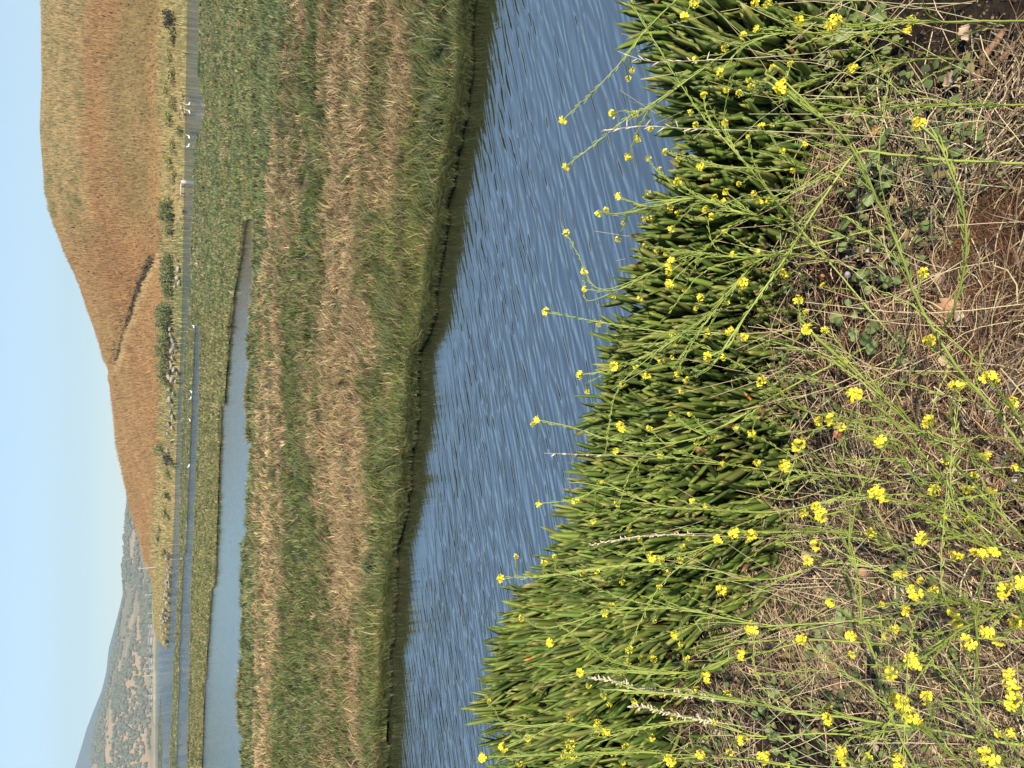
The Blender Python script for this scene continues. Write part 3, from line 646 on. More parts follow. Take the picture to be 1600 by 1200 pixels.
X, Y = np.meshgrid(gx, gyv, indexing='ij'); V = np.stack([X, Y, ground_z(X, Y)], -1)
idx = np.arange(X.size).reshape(X.shape); q = np.stack([idx[:-1, :-1], idx[1:, :-1], idx[1:, 1:], idx[:-1, 1:]], -1)
tag(link('bank', mesh_np('bank', V, q, m=M_soil, smooth=True)), 'dark soil of the near bank under the straw and ice plant', 'bank', kind='structure')
def gpt(px, py, lift=0):
    p = at_z(px, py, GZ)
    for _ in range(3): p = at_z(px, py, ground_z(p[..., 0], p[..., 1]) + lift)
    return p
def gdist(px, py): return np.linalg.norm(gpt(px, py) - CAM, axis=-1)
def cover_dist(px, py):       # how far off the ground or the ice plant lies there
    z = np.where(np.asarray(px) < itp(py, INNER) - 25, GZ + CANO + .05, GZ + .02)
    p = at_z(px, py, z); return np.linalg.norm(p - CAM, axis=-1)

# ice plant
def ice_plant(NS):
    x = rng.uniform(-4.2, 3.2, NS * 3); u = rng.random(NS * 3); lo, hi = yI(x), yE(x)
    y = lo - .03 + (hi + .30 - lo) * u
    keep = (fbm(x * 5, y * 5, 131) + .2 * sstep(0, .12, y - lo)) > .49 + .06 * sstep(.2, .7, x); x, y, lo, hi = [a[keep][:NS] for a in (x, y, lo, hi)]
    NS = len(x)
    rise = sstep(-.02, .22, y - lo); mound = fbm(x * 2.6, y * 2.6, 133); m2 = fbm(x * 7, y * 7, 134)
    past = np.maximum(y - hi, 0)
    top = GZ + rise * (CANO * (.50 + .55 * mound) + .06 * m2 - .03) - 1.1 * past - 1.6 * past ** 2
    nl = 8
    S = np.stack([x, y, top - .135], -1)
    P = np.repeat(S, nl, 0); N = len(P)
    k = np.tile(np.arange(nl), NS)
    az = rng.uniform(0, 6.28, NS).repeat(nl) + (k // 2) * 1.571 + (k % 2) * math.pi + rng.normal(0, .2, N)
    ring = k // 2                                  # 0 inner (upright) .. 3 outer
    tilt = np.array([.10, .27, .50, .82])[ring] + rng.normal(0, .16, N)
    ln = (.138 + .075 * rng.random(N)) * np.array([.8, 1.0, 1.0, .9])[ring] * (.85 + .3 * mound.repeat(nl))
    wd = rng.uniform(.0074, .0110, N)
    P = P + A(0, 0, 1) * np.array([.03, .018, .004, -.018])[ring][:, None]
    shoot = np.stack([.20 * rng.normal(0, 1, NS) + .04, -.16 + .20 * rng.normal(0, 1, NS)], -1).repeat(nl, 0)
    out = np.stack([np.cos(az), np.sin(az), 0 * az], -1)
    tt = A(0, .18, .42, .68, .88, 1); wr = A(.70, .92, 1, .96, .72, 0)
    V = np.zeros((N, 16, 3))
    base = P.copy(); prev = base; dirs = []
    for i, t in enumerate(tt):
        th = tilt * (1.12 - .75 * t)               # leaf curves in towards the tip
        d = out * np.sin(th)[:, None] + A(0, 0, 1) * np.cos(th)[:, None]; d[:, :2] += shoot; d /= np.linalg.norm(d, axis=1)[:, None]
        p = base if i == 0 else prev + d * (ln * (tt[i] - tt[i - 1]))[:, None]
        prev = p
        s = np.cross(d, out); s /= np.maximum(np.linalg.norm(s, axis=1), 1e-6)[:, None]; nn = np.cross(s, d)
        if i < 5:
            w_ = (wd * wr[i])[:, None]
            V[:, i * 3] = p + s * w_ - nn * w_ * .25; V[:, i * 3 + 1] = p - s * w_ - nn * w_ * .25; V[:, i * 3 + 2] = p + nn * w_ * .8
        else: V[:, 15] = p
    Q = []
    for i in range(4):
        for j in range(3): Q.append((i * 3 + j, i * 3 + (j + 1) % 3, i * 3 + 3 + (j + 1) % 3, i * 3 + 3 + j))
    T = [(12, 13, 15), (13, 14, 15), (14, 12, 15)]
    b = np.arange(N)[:, None, None] * 16
    q = (b + np.array(Q)[None]).reshape(-1, 4); t = (b + np.array(T)[None]).reshape(-1, 3)
    c = pick([(.092, .142, .026), (.062, .104, .022), (.128, .18, .036), (.08, .11, .030), (.165, .195, .05)], N, .30)
    old = (ring == 3) & (rng.random(N) < .25); c[old] = pick([(.17, .10, .05), (.13, .11, .04), (.2, .15, .06)], old.sum())
    red = rng.random(N) < .0018; c[red] = pick([(.42, .10, .03), (.35, .06, .025), (.45, .2, .05)], red.sum())
    cc = np.repeat(c[:, None], 16, 1); cc[:, :3] *= A(1.15, 1.1, .95); cc[:, 12:] *= A(1.10, .98, .9)
    tag(link('ice_plant', mesh_np('ice_plant', V, q, t, cc, M_ice)), 'thick mat of green finger leaved ice plant along the bank edge', 'ice plant', kind='stuff')
ice_plant(3300)

# straw litter, gravel
def litter(N):
    px = rng.uniform(1020, 1750, N); py = rng.uniform(-260, 1460, N); P = gpt(px, py)
    keep = (P[:, 1] < yI(P[:, 0]) + .12) & (fbm(P[:, 0] * 5, P[:, 1] * 5, 141) > .33 + .18 * rng.random(N)); P = P[keep]; N = len(P)
    L = rng.uniform(.02, .10, N) * np.where(rng.random(N) < .12, 1.8, 1); wd = rng.uniform(.0007, .0019, N)
    a = rng.normal(0, .8, N) + (fbm(P[:, 0] * 3, P[:, 1] * 3, 142) - .5) * 6; el = np.abs(rng.normal(0, .28, N))
    bend = rng.normal(0, .9, N); z0 = rng.exponential(.012, N)
    pts = []
    cur = P + A(0, 0, 1) * z0[:, None]
    for i in range(4):
        pts.append(cur.copy())
        d = np.stack([np.cos(a), np.sin(a), np.sin(el)], -1); cur = cur + d * (L / 3)[:, None]; a = a + bend / 3; el = el - .22
    pts = np.array(pts); pts[..., 2] = np.maximum(pts[..., 2], ground_z(pts[..., 0], pts[..., 1]) + .002)
    d = np.gradient(pts, axis=0); s = np.cross(d, rng.normal(0, 1, (1, N, 3)) + A(0, 0, 1.5)); s /= np.maximum(np.linalg.norm(s, axis=-1), 1e-9)[..., None]
    V = np.stack([pts - s * wd[None, :, None] / 2, pts + s * wd[None, :, None] / 2], 2).transpose(1, 0, 2, 3).reshape(N, 8, 3)
    q = (np.arange(N)[:, None, None] * 8 + np.array([(0, 1, 3, 2), (2, 3, 5, 4), (4, 5, 7, 6)])[None]).reshape(-1, 4)
    c = pick([(.38, .285, .155), (.43, .33, .19), (.52, .41, .25), (.28, .195, .105), (.14, .09, .055), (.09, .055, .035), (.11, .085, .06), (.22, .16, .10)], N, .25)
    br = fbm(P[:, 0] * 1.8, P[:, 1] * 1.8, 143); rb = (br > .58) & (rng.random(N) < .35); c[rb] = pick([(.2, .10, .05), (.15, .08, .045), (.27, .15, .075)], rb.sum())
    tag(link('straw_litter', mesh_np('straw_litter', V, q, col=np.repeat(c[:, None], 8, 1), m=M_straw)), 'tangle of dry straw covering the bank soil', 'straw', kind='stuff')
litter(44000)
def pebbles(name, N, lo, hi, cols, label, mask, cat):
    px = rng.uniform(1060, 1740, N); py = rng.uniform(-260, 1460, N); P = gpt(px, py); k = (P[:, 1] < yI(P[:, 0]) + .05) & mask(P, px, py); P = P[k]; N = len(P)
    ico = _bm.new(); _bm.ops.create_icosphere(ico, subdivisions=1, radius=1); bv = np.array([v.co[:] for v in ico.verts]); bf = np.array([[v.index for v in f.verts] for f in ico.faces]); ico.free()
    s = rng.uniform(lo, hi, (N, 1, 1)) * rng.uniform(.7, 1.3, (N, 1, 3)); V = P[:, None] + bv[None] * s * rng.uniform(.75, 1.2, (N, len(bv), 1)) * A(1, 1, .65) + A(0, 0, .3) * s
    T = (bf[None] + np.arange(N)[:, None, None] * len(bv)).reshape(-1, 3)
    tag(link(name, mesh_np(name, V, tris=T, col=np.repeat(pick(cols, N, .3)[:, None], len(bv), 1), m=M_gravel)), label, cat, kind='stuff')
pebbles('gravel', 6500, .002, .009, [(.25, .25, .25), (.33, .32, .31), (.14, .14, .145), (.4, .38, .36), (.22, .17, .13)], 'grey gravel showing through the straw', lambda P, x, y: fbm(P[:, 0] * 4, P[:, 1] * 4, 151) + .30 * np.exp(-((x - 1560) / 80) ** 2 - ((y - 690) / 130) ** 2) + .16 * np.exp(-((x - 1420) / 70) ** 2 - ((y - 690) / 110) ** 2) > .62, 'gravel')
pebbles('soil_crumbs', 12000, .001, .0038, [(.07, .045, .028), (.10, .062, .036), (.045, .03, .02), (.15, .10, .06)], 'brown crumbs of soil and bark between the straw', lambda P, x, y: x > 0, 'soil')
# low ground cover leaves under the mustard
def sprouts(N):
    px = rng.uniform(1090, 1560, N); py = rng.uniform(-260, 1460, N); P = gpt(px, py)
    m = fbm(P[:, 0] * 3.2, P[:, 1] * 3.2, 161) + .05 * (py < 480) - .0006 * np.maximum(px - 1380, 0); k = (P[:, 1] < yI(P[:, 0]) + .03) & (m > .525); P = P[k]; N = len(P)
    P[:, 2] += rng.uniform(.004, .045, N); r = rng.uniform(.003, .009, N); a = rng.uniform(0, 6.28, N)
    nrm = np.stack([rng.normal(0, .35, N), rng.normal(-.15, .35, N), np.ones(N)], -1); nrm /= np.linalg.norm(nrm, axis=1)[:, None]
    u = np.cross(nrm, A(.2, 1, .1)); u /= np.linalg.norm(u, axis=1)[:, None]; v = np.cross(nrm, u)
    V = [P + nrm * (r * .15)[:, None]]
    for j in range(7):
        t = a + j * 2 * math.pi / 7; rr = r * (1 + .12 * (j % 2)) * np.where(j == 0, .55, 1.0); V.append(P + (u * np.cos(t)[:, None] + v * np.sin(t)[:, None]) * rr[:, None])
    V = np.array(V).transpose(1, 0, 2); T = np.array([(0, 1 + j, 1 + (j + 1) % 7) for j in range(7)])
    c = pick([(.12, .16, .05), (.10, .14, .045), (.155, .18, .06), (.08, .10, .04), (.22, .18, .07)], N)
    tag(link('low_sprouts', mesh_np('low_sprouts', V, tris=(T[None] + np.arange(N)[:, None, None] * 8).reshape(-1, 3), col=np.repeat(c[:, None], 8, 1), m=M_leaf)), 'patches of small round green sprouts low in the straw', 'ground cover', kind='stuff')
sprouts(5000)

# broad leaved weeds: each a thing with its leaves
def leaf_mesh(seed, lobed):
    r = np.random.default_rng(seed); n = 9; V = []; Q = []; c = []
    base = A(*[(.16, .21, .075), (.13, .175, .06), (.20, .235, .095)][seed % 3])
    for i in range(n):
        t = i / (n - 1); w = .5 * math.sin(math.pi * (t * .92 + .05)) ** .7 * (1 + (.18 * (i % 2) if lobed else 0)); z = .25 * t - .32 * t * t
        for s in (-1, -.5, 0, .5, 1): V.append((s * w, t, z + .10 * abs(s) + .02 * r.normal())); c.append(base * (1.35 if s == 0 else 1))
    for i in range(n - 1):
        for j in range(4): Q.append((i * 5 + j, i * 5 + j + 1, i * 5 + 6 + j, i * 5 + 5 + j))
    b = MB(); b.add(V, Q, c=np.array(c))
    tv, tq = tube([(0, -.6, -.2), (0, -.25, -.02), (0, .02, 0)], [.02, .02, .018], 4); b.add(tv, tq, c=base)
    return b.build('leaf', M_leaf)
LM = [leaf_mesh(s, s % 2) for s in range(6)]
def weed(px, py, n, size, label):
    o = empty('broadleaf_weed', gpt(px, py), label, 'weed', 'broad leaved weeds in the straw')
    for k in range(n):
        l = link('leaf', LM[random.randrange(6)], o); s = size * random.uniform(.6, 1.2); a = k * 2.4 + random.uniform(-.4, .4); rr = s * random.uniform(.35, .9)
        l.location = (math.sin(-a) * rr, math.cos(a) * rr, random.uniform(.012, .05)); l.scale = (s * random.uniform(.75, 1.05), s, s); l.rotation_euler = (random.uniform(-.15, .45), random.uniform(-.3, .3), a)
for px, py, n, s, l in [
    (1325, 15, 5, .05, 'large leaved weed at the top edge beside the ice plant'), (1370, 32, 5, .045, 'broad pale green weed under the top edge flower pair'), (1318, 62, 4, .04, 'dark green weed below the large leaved one at the ice plant edge'),
    (1330, 85, 4, .035, 'shaded dark weed between the ice plant and the straw near the top'), (1405, 260, 7, .03, 'weed with grey green lobed leaves around the thick pale stem'), (1385, 285, 7, .032, 'lobed weed with a yellowed leaf just under the thick pale stem'), (1412, 285, 4, .03, 'weed with one bright upright leaf beside the lobed weeds'), (1352, 300, 3, .028, 'small weed at the edge of the dark hollow'), (1362, 345, 3, .03, 'single leafed weed lying in the dark hollow'), (1340, 370, 5, .03, 'low weed at the lower rim of the dark hollow'),
    (1530, 220, 4, .022, 'small yellowish weed alone on the bare brown soil'), (1575, 283, 3, .02, 'tiny weed near the right edge by dry straw'), (1390, 440, 6, .032, 'weed patch with heart shaped leaves amid crossing stems'), (1415, 430, 5, .03, 'weed beside the heart shaped patch toward the right'), (1395, 525, 6, .035, 'round leaved weed with one large veined leaf'), (1368, 515, 5, .03, 'weed just left of the large veined leaf'), (1345, 490, 5, .035, 'weed with long grey leaves below crossing stems'), (1430, 555, 4, .024, 'small weed above the dark soil crack'), (1310, 620, 4, .024, 'small weed in the dark soil left of the big yellow head'), (1322, 645, 4, .022, 'small weed directly below the dark soil weed'),
    (1330, 945, 7, .03, 'bright round leaved weed beside the vertical green stem'), (1312, 992, 6, .03, 'round leaved weed with large pale leaf next to the brown twig'), (1345, 970, 5, .026, 'weed hugging the vertical green stem'), (1235, 1165, 6, .035, 'lobed weed near the bottom edge below the pale horizontal stem'), (1225, 1070, 5, .03, 'weed in the straw at the lower ice plant edge'), (1135, 1035, 5, .028, 'weed with heart shaped leaf at the ice plant foot'), (1130, 868, 4, .035, 'grey lobed weed on the ice plant margin'), (1222, 1125, 4, .03, 'weed under the pale horizontal stem')]:
    weed(px, py, n, s * .72, l)

# dead leaves, stones, twigs
def dead_leaf(px, py, s, rz, colr, label, lobes):
    n = 10; V = []; Q = []; cc = []
    for i in range(n):
        t = i / (n - 1); w = .42 * math.sin(math.pi * (t * .9 + .08)) ** .6 * (1 + lobes * .35 * math.sin(t * 19))
        for k in (-1, -.4, .4, 1): V.append((k * w, t - .5, .16 * abs(k) ** 1.5 * w * 2 + .12 * math.sin(t * 5 + k) + .1)); cc.append(A(*colr) * (1 + .25 * (abs(k) < .5)))
    for i in range(n - 1):
        for j in range(3): Q.append((i * 4 + j, i * 4 + j + 1, i * 4 + 5 + j, i * 4 + 4 + j))
    o = link('dead_leaf', mesh_np('dead_leaf', V, Q, col=cc, m=M_dead, smooth=True)); o.location = gpt(px, py) + A(0, 0, .022); s *= .66; o.scale = (s, s, s); o.rotation_euler = (random.uniform(-.25, .1), random.uniform(-.3, .3), rz); tag(o, label, 'dead leaf', 'fallen leaves in the straw')
for a in [(1495, 488, .075, 1.0, (.36, .20, .11), 'large curled brown oak leaf on the brown moss', 1), (1512, 497, .04, .3, (.42, .35, .24), 'small grey tan leaf resting on the curled oak leaf', 0), (1490, 440, .05, 1.8, (.40, .27, .18), 'pinkish brown dead leaf above the oak leaf', .6), (1497, 563, .045, 2.4, (.52, .38, .22), 'pale tan dead leaf under the main green stem', .4), (1378, 213, .045, .6, (.38, .20, .03), 'rust yellow dead leaf in shade by the thick pale stem', 0), (1340, 185, .045, 1.3, (.50, .34, .2), 'pale curled dead leaf under the small yellow head', .5), (1543, 198, .028, 1.2, (.33, .14, .12), 'dark red oval leaf on the bare soil near the top', 0), (1558, 186, .022, .5, (.35, .18, .15), 'smaller dull red leaf beside the dark red one', 0), (1525, 55, .04, 1.7, (.48, .33, .21), 'curled tan dead leaf in the straw near the top edge', .5), (1500, 130, .05, .2, (.40, .27, .18), 'crumpled brown leaf in the upper straw', .8), (1298, 437, .03, .9, (.42, .16, .07), 'small rusty red leaf by the flower stems', 0), (1392, 434, .028, .2, (.50, .36, .18), 'small ochre leaf in the heart shaped weed', 0), (1465, 1168, .032, .8, (.38, .20, .16), 'dull pink oval leaf at the lower edge', 0), (1383, 1167, .03, 1.1, (.45, .32, .25), 'pale pinkish leaf near the bottom edge', 0), (1365, 896, .04, 1.9, (.33, .19, .11), 'folded brown leaf on straw beside the green stem', .4), (1272, 868, .045, .4, (.42, .27, .21), 'pinkish brown crumpled leaf above two yellow heads', .7), (1205, 460, .05, 1.2, (.50, .23, .09), 'orange dead leaf at the ice plant edge', 0), (1325, 680, .035, 2.0, (.35, .14, .07), 'red brown curled strip by three flower heads', .3), (1480, 850, .03, .6, (.45, .3, .22), 'tan scrap of leaf in the middle of the gravel', .5)]:
    dead_leaf(*a)
SM = [rock_mesh(s + 40, M_stone, 2, .25, .75) for s in range(5)]
def stone(px, py, spx, label):
    P = gpt(px, py); d = np.linalg.norm(P - CAM); r = spx / 2 / FPX * d
    o = link('stone', random.choice(SM)); o.location = P + A(0, 0, r * .45); o.scale = (r * random.uniform(.9, 1.25), r, r); o.rotation_euler = (random.uniform(-.5, .5), random.uniform(-.5, .5), random.uniform(0, 6)); tag(o, label, 'stone', 'stones in the straw')
for a in [(1590, 550, 24, 'pale grey stone, largest at the right edge'), (1582, 585, 16, 'grey stone just below the largest pale one'), (1547, 608, 20, 'brown grey stone behind the double yellow flower head'), (1580, 606, 20, 'dark grey stone below the right edge flower'), (1392, 607, 16, 'whitish stone sunk in the dark soil crack'), (1393, 622, 12, 'small grey stone touching the whitish one'), (1428, 738, 20, 'angular dark grey stone amid straw'), (1452, 718, 18, 'pale flat stone next to the angular grey one'), (1568, 715, 20, 'grey stone right of the small flower heads'), (1590, 700, 15, 'small grey stone at the right edge'), (1577, 678, 18, 'tan grey stone between two right edge flowers'), (1537, 640, 14, 'blue grey stone under a green stem'), (1460, 332, 8, 'small white pebble in the shaded straw'), (1562, 150, 9, 'white pebble on the upper bare soil'), (1442, 345, 8, 'reddish pebble in the dark soil'), (1293, 850, 14, 'pale angular stone beside a yellow head'), (1318, 866, 12, 'dark grey stone beside the vertical stem'), (1542, 1142, 10, 'white pebble near the lower right flower'), (1505, 830, 12, 'round grey pebble in the gravel patch'), (1520, 765, 12, 'grey pebble beside a thin stem')]:
    stone(*a)
def twig(pts, r, label):
    P = np.array([gpt(x, y) + A(0, 0, r + l) for x, y, l in pts]); b = MB(); n = len(P); k = np.linspace(0, 1, 14); PP = np.stack([np.interp(k, np.linspace(0, 1, n), P[:, i]) for i in range(3)], -1) + rng.normal(0, r * .18, (14, 3))
    v, q_ = tube(PP, r * rng.uniform(.75, 1.15, 14), 7); b.add(v, q_); o = link('twig', b.build('twig', M_bark)); tag(o, label, 'twig', 'fallen twigs')
twig([(1302, 1005, .01), (1312, 1045, .012), (1320, 1095, .004)], .0075, 'thick brown twig lying beside the round leaved weed')
twig([(1535, 150, .008), (1545, 95, .012), (1575, 50, .004)], .006, 'dark brown twig on bare soil near the top edge')
twig([(1590, 75, .006), (1560, 110, .012), (1548, 120, .005)], .0045, 'short forked grey twig under the dark brown one')
twig([(1560, 395, .02), (1520, 400, .015), (1500, 470, .008)], .003, 'thin brown twig crossing the brown moss')
# brown moss patch
N = 9000; px = rng.normal(1562, 30, N); py = rng.normal(420, 48, N); P = gpt(px, py)
c = pick([(.17, .08, .035), (.09, .042, .022), (.24, .12, .055), (.05, .028, .018)], N)
tag(link('brown_moss', blades('brown_moss', P, rng.uniform(.008, .034, N), rng.uniform(.0008, .0019, N), rng.uniform(0, 3.14, N), rng.normal(0, 1.0, (N, 2)), rng.uniform(0, 1, N), c, M_straw)), 'patch of dry rust brown moss on the bank', 'moss', kind='stuff')

# ------------------------------------------------------------------ wild mustard
def petal_head(seed):
    r = np.random.default_rng(seed + 20); b = MB(); n = 6 + seed % 4
    for k in range(n):
        ph = k * 2.39996 + r.normal(0, .3); ct = 1 - (k + .3) / n * r.uniform(1.0, 1.25); st_ = math.sqrt(max(0, 1 - ct * ct)); d = A(math.cos(ph) * st_, math.sin(ph) * st_, ct * .8); ctr = d * r.uniform(.45, .72)
        nn = d / np.linalg.norm(d) + r.normal(0, .25, 3); nn /= np.linalg.norm(nn); u = np.cross(nn, r.normal(0, 1, 3)); u /= np.linalg.norm(u); v = np.cross(nn, u)
        for j in range(4):
            a = j * 1.571 + r.normal(0, .15); e = u * math.cos(a) + v * math.sin(a) + nn * r.uniform(.0, .45); e /= np.linalg.norm(e); s = np.cross(nn, e); s /= np.linalg.norm(s); L = r.uniform(.40, .56); wv = L * .52
            pts = [ctr, ctr + e * L * .40 + s * wv * .55, ctr + e * L * .78 + s * wv * .85 + nn * .03, ctr + e * L * 1.0 + s * wv * .35, ctr + e * L * 1.0 - s * wv * .35, ctr + e * L * .78 - s * wv * .85 + nn * .03, ctr + e * L * .40 - s * wv * .55]
            y = r.uniform(.88, 1.1); b.add(pts, T=[(0, 1, 2), (0, 2, 3), (0, 3, 4), (0, 4, 5), (0, 5, 6)], c=A(.90, .75, .06) * y)
        tv, tq = tube([ctr, ctr + nn * .12], [.07, .03], 4); b.add(tv, tq, c=A(.75, .62, .04))
        tv, tq = tube([A(0, 0, -.6), ctr * .5, ctr], [.04, .035, .05], 3); b.add(tv, tq, c=A(.38, .42, .08))
    for k in range(4):
        p = A(r.normal(0, .14), r.normal(0, .14), .72 + r.uniform(0, .12)); tv, tq = tube([p - A(0, 0, .12), p, p + A(0, 0, .10)], [.03, .07, .02], 5); b.add(tv, tq, c=A(.70, .62, .06))
    return b.build('flower_head', M_petal, smooth=False)
HM = [petal_head(s) for s in range(7)]
def bez(pts, n):
    """smooth curve through 3-D points"""
    pts = np.array(pts); k = len(pts)
    if k == 2: pts = np.array([pts[0], (pts[0] + pts[1]) / 2, pts[1]]); k = 3
    d = np.concatenate([[0], np.cumsum(np.linalg.norm(np.diff(pts, axis=0), axis=1))]); d /= d[-1]
    m = np.gradient(pts, d, axis=0); t = np.linspace(0, 1, n); i = np.clip(np.searchsorted(d, t) - 1, 0, k - 2); h = (d[i + 1] - d[i])[:, None]; u = ((t - d[i]) / (d[i + 1] - d[i]))[:, None]
    return (2 * u**3 - 3 * u**2 + 1) * pts[i] + (u**3 - 2 * u**2 + u) * h * m[i] + (-2 * u**3 + 3 * u**2) * pts[i + 1] + (u**3 - u**2) * h * m[i + 1]
def pods(b, P, lo, hi, step, L):
    """seed pods pressed along a stem"""
    d = np.concatenate([[0], np.cumsum(np.linalg.norm(np.diff(P, axis=0), axis=1))]); tot = d[-1]; s = lo * tot; k = 0
    while s < hi * tot:
        p = np.array([np.interp(s, d, P[:, i]) for i in range(3)]); q_ = np.array([np.interp(min(s + .01, tot), d, P[:, i]) for i in range(3)])
        t = q_ - p; nl = np.linalg.norm(t)
        if nl < 1e-6: break
        t /= nl; sd_ = rng.normal(0, 1, 3); sd_ -= t * (sd_ @ t); sd_ /= np.linalg.norm(sd_)
        l = L * rng.uniform(.7, 1.2); o_ = p + sd_ * .0008
        tv, tq = tube([o_, o_ + t * l * .25 + sd_ * l * .16, o_ + t * l * .7 + sd_ * l * .26, o_ + t * l + sd_ * l * .25], [.0004, .0009, .0009, .0003], 4); b.add(tv, tq); s += step * rng.uniform(.6, 1.5); k += 1

HEADS = """878,188,50;883,260,45;988,110,36;982,123,36;957,178,50;992,178,42;1017,202,40;997,217,40;982,245,50;1013,247,40;1040,237,38;1031,265,40;1060,248,36;1059,283,50;1012,300,36;965,305,45;936,333,42;947,328,36;974,349,30;966,374,40;885,364,46;1008,342,45;1020,340,32;1048,323,50;1061,333,50;1050,357,45;1007,385,40;1027,390,40;1041,395,38;990,2,32;1085,5,55;1071,24,50;1087,93,36;1132,74,45;1163,56,45;1127,113,55;1100,149,40;1135,140,42;1155,146,40;1169,124,36;1174,136,40;1220,135,85;1080,175,36;1087,195,40;1133,193,50;1106,201,28;1190,197,40;1206,195,32;1223,235,34;1095,260,50;1180,7,50;1200,5,45;1207,106,40;1183,45,40;1117,310,45;1135,300,45;1132,314,40;1103,328,45;1113,338,40;1178,303,40;1187,315,40;1200,312,32;1155,287,32;1133,363,40;1145,397,40;1188,395,40;1219,337,36;1168,213,27;1303,37,75;1250,32,50;1424,31,52;1418,46,50;1355,55,36;1332,107,60;1235,100,32;1253,157,55;1348,170,46;1435,192,75;1257,226,32;1238,267,32;
913,425,42;917,453,36;958,462,42;852,487,48;937,505,45;1047,410,65;1046,425,55;1047,443,55;1000,466,38;1069,452,30;1095,465,45;1087,482,32;1160,442,70;1138,472,32;1105,520,50;1140,518,60;1163,527,50;1050,520,40;1053,535,36;1107,558,72;1130,558,45;1052,558,38;1033,565,36;993,573,30;960,572,55;905,586,55;1010,587,45;1060,584,45;1073,593,40;1190,595,65;972,600,38;918,612,36;1065,612,32;838,650,50;834,663,44;970,667,60;1014,670,45;1048,647,32;1078,647,28;1113,683,55;1150,668,40;1175,677,55;1088,691,38;963,706,48;1033,712,40;1130,725,36;1183,722,45;1225,728,60;939,756,45;899,783,40;843,787,40;964,787,36;1082,783,36;1104,791,50;
1225,427,50;1286,447,40;1247,468,62;1259,487,32;1259,512,72;1290,515,50;1442,427,55;1453,533,60;1318,563,55;1332,617,92;1493,602,72;1513,602,52;1547,589,90;1582,630,65;1280,658,55;1300,654,60;1315,667,55;1373,687,80;1450,658,72;1246,693,90;1227,728,72;1480,719,46;1539,713,55;1523,743,40;1588,733,55;1370,767,80;1383,783,60;1460,767,65;1513,765,55;1548,768,55;1275,792,65;
783,904,50;807,870,36;851,879,40;867,869,30;927,814,32;983,827,45;1000,844,36;1019,870,70;1033,876,45;1063,875,40;1068,855,36;1076,841,32;1123,843,60;1147,833,60;1173,836,62;909,897,30;933,893,30;973,910,40;1030,917,40;1045,893,32;1127,923,60;1175,980,80;815,966,38;957,947,40;945,958,50;856,1003,42;870,1002,42;1055,992,52;1063,1008,30;1023,971,28;983,1016,45;981,1035,38;1021,1029,42;1002,1028,32;1073,1030,42;1158,1022,78;1104,1057,72;1089,1080,55;1138,1083,45;907,1050,45;920,1071,38;943,1088,36;953,1099,42;991,1096,33;1035,1086,36;1053,1123,42;1019,1153,38;890,1122,48;935,1132,50;947,1143,55;932,1147,42;891,1164,50;883,1180,50;895,1180,50;824,1153,42;787,1167,45;813,1194,32;750,1180,45;757,1187,45;764,1096,26;1160,1156,60;1095,1180,55;1140,1177,42;1047,1188,72;1193,1185,70;1117,1128,36;978,1167,40;960,1177,40;973,1192,28;
1257,802,60;1278,803,68;1361,833,60;1437,841,65;1476,808,38;1513,812,42;1275,850,65;1263,877,55;1494,867,70;1524,862,52;1545,863,88;1403,898,55;1412,897,45;1430,927,90;1418,955,72;1458,922,50;1439,907,42;1298,942,55;1378,945,32;1568,923,85;1592,912,80;1489,957,55;1497,970,62;1525,953,50;1542,987,72;1560,1001,55;1512,1006,80;1588,972,72;1398,982,50;1383,995,40;1252,998,60;1329,993,55;1332,1023,38;1427,1034,88;1393,1053,70;1448,1091,65;1402,1093,75;1412,1108,75;1428,1123,92;1578,1062,78;1582,1095,95;1292,1123,65;1295,1102,40;1312,1172,60;1320,1187,60;1358,1181,46;1404,1190,72;1543,1183,82;1562,1147,46;1582,1145,55;1230,1197,34"""
HEADS = np.array([[float(v) for v in s.split(',')] for s in HEADS.replace('\n', '').split(';') if s.strip()])
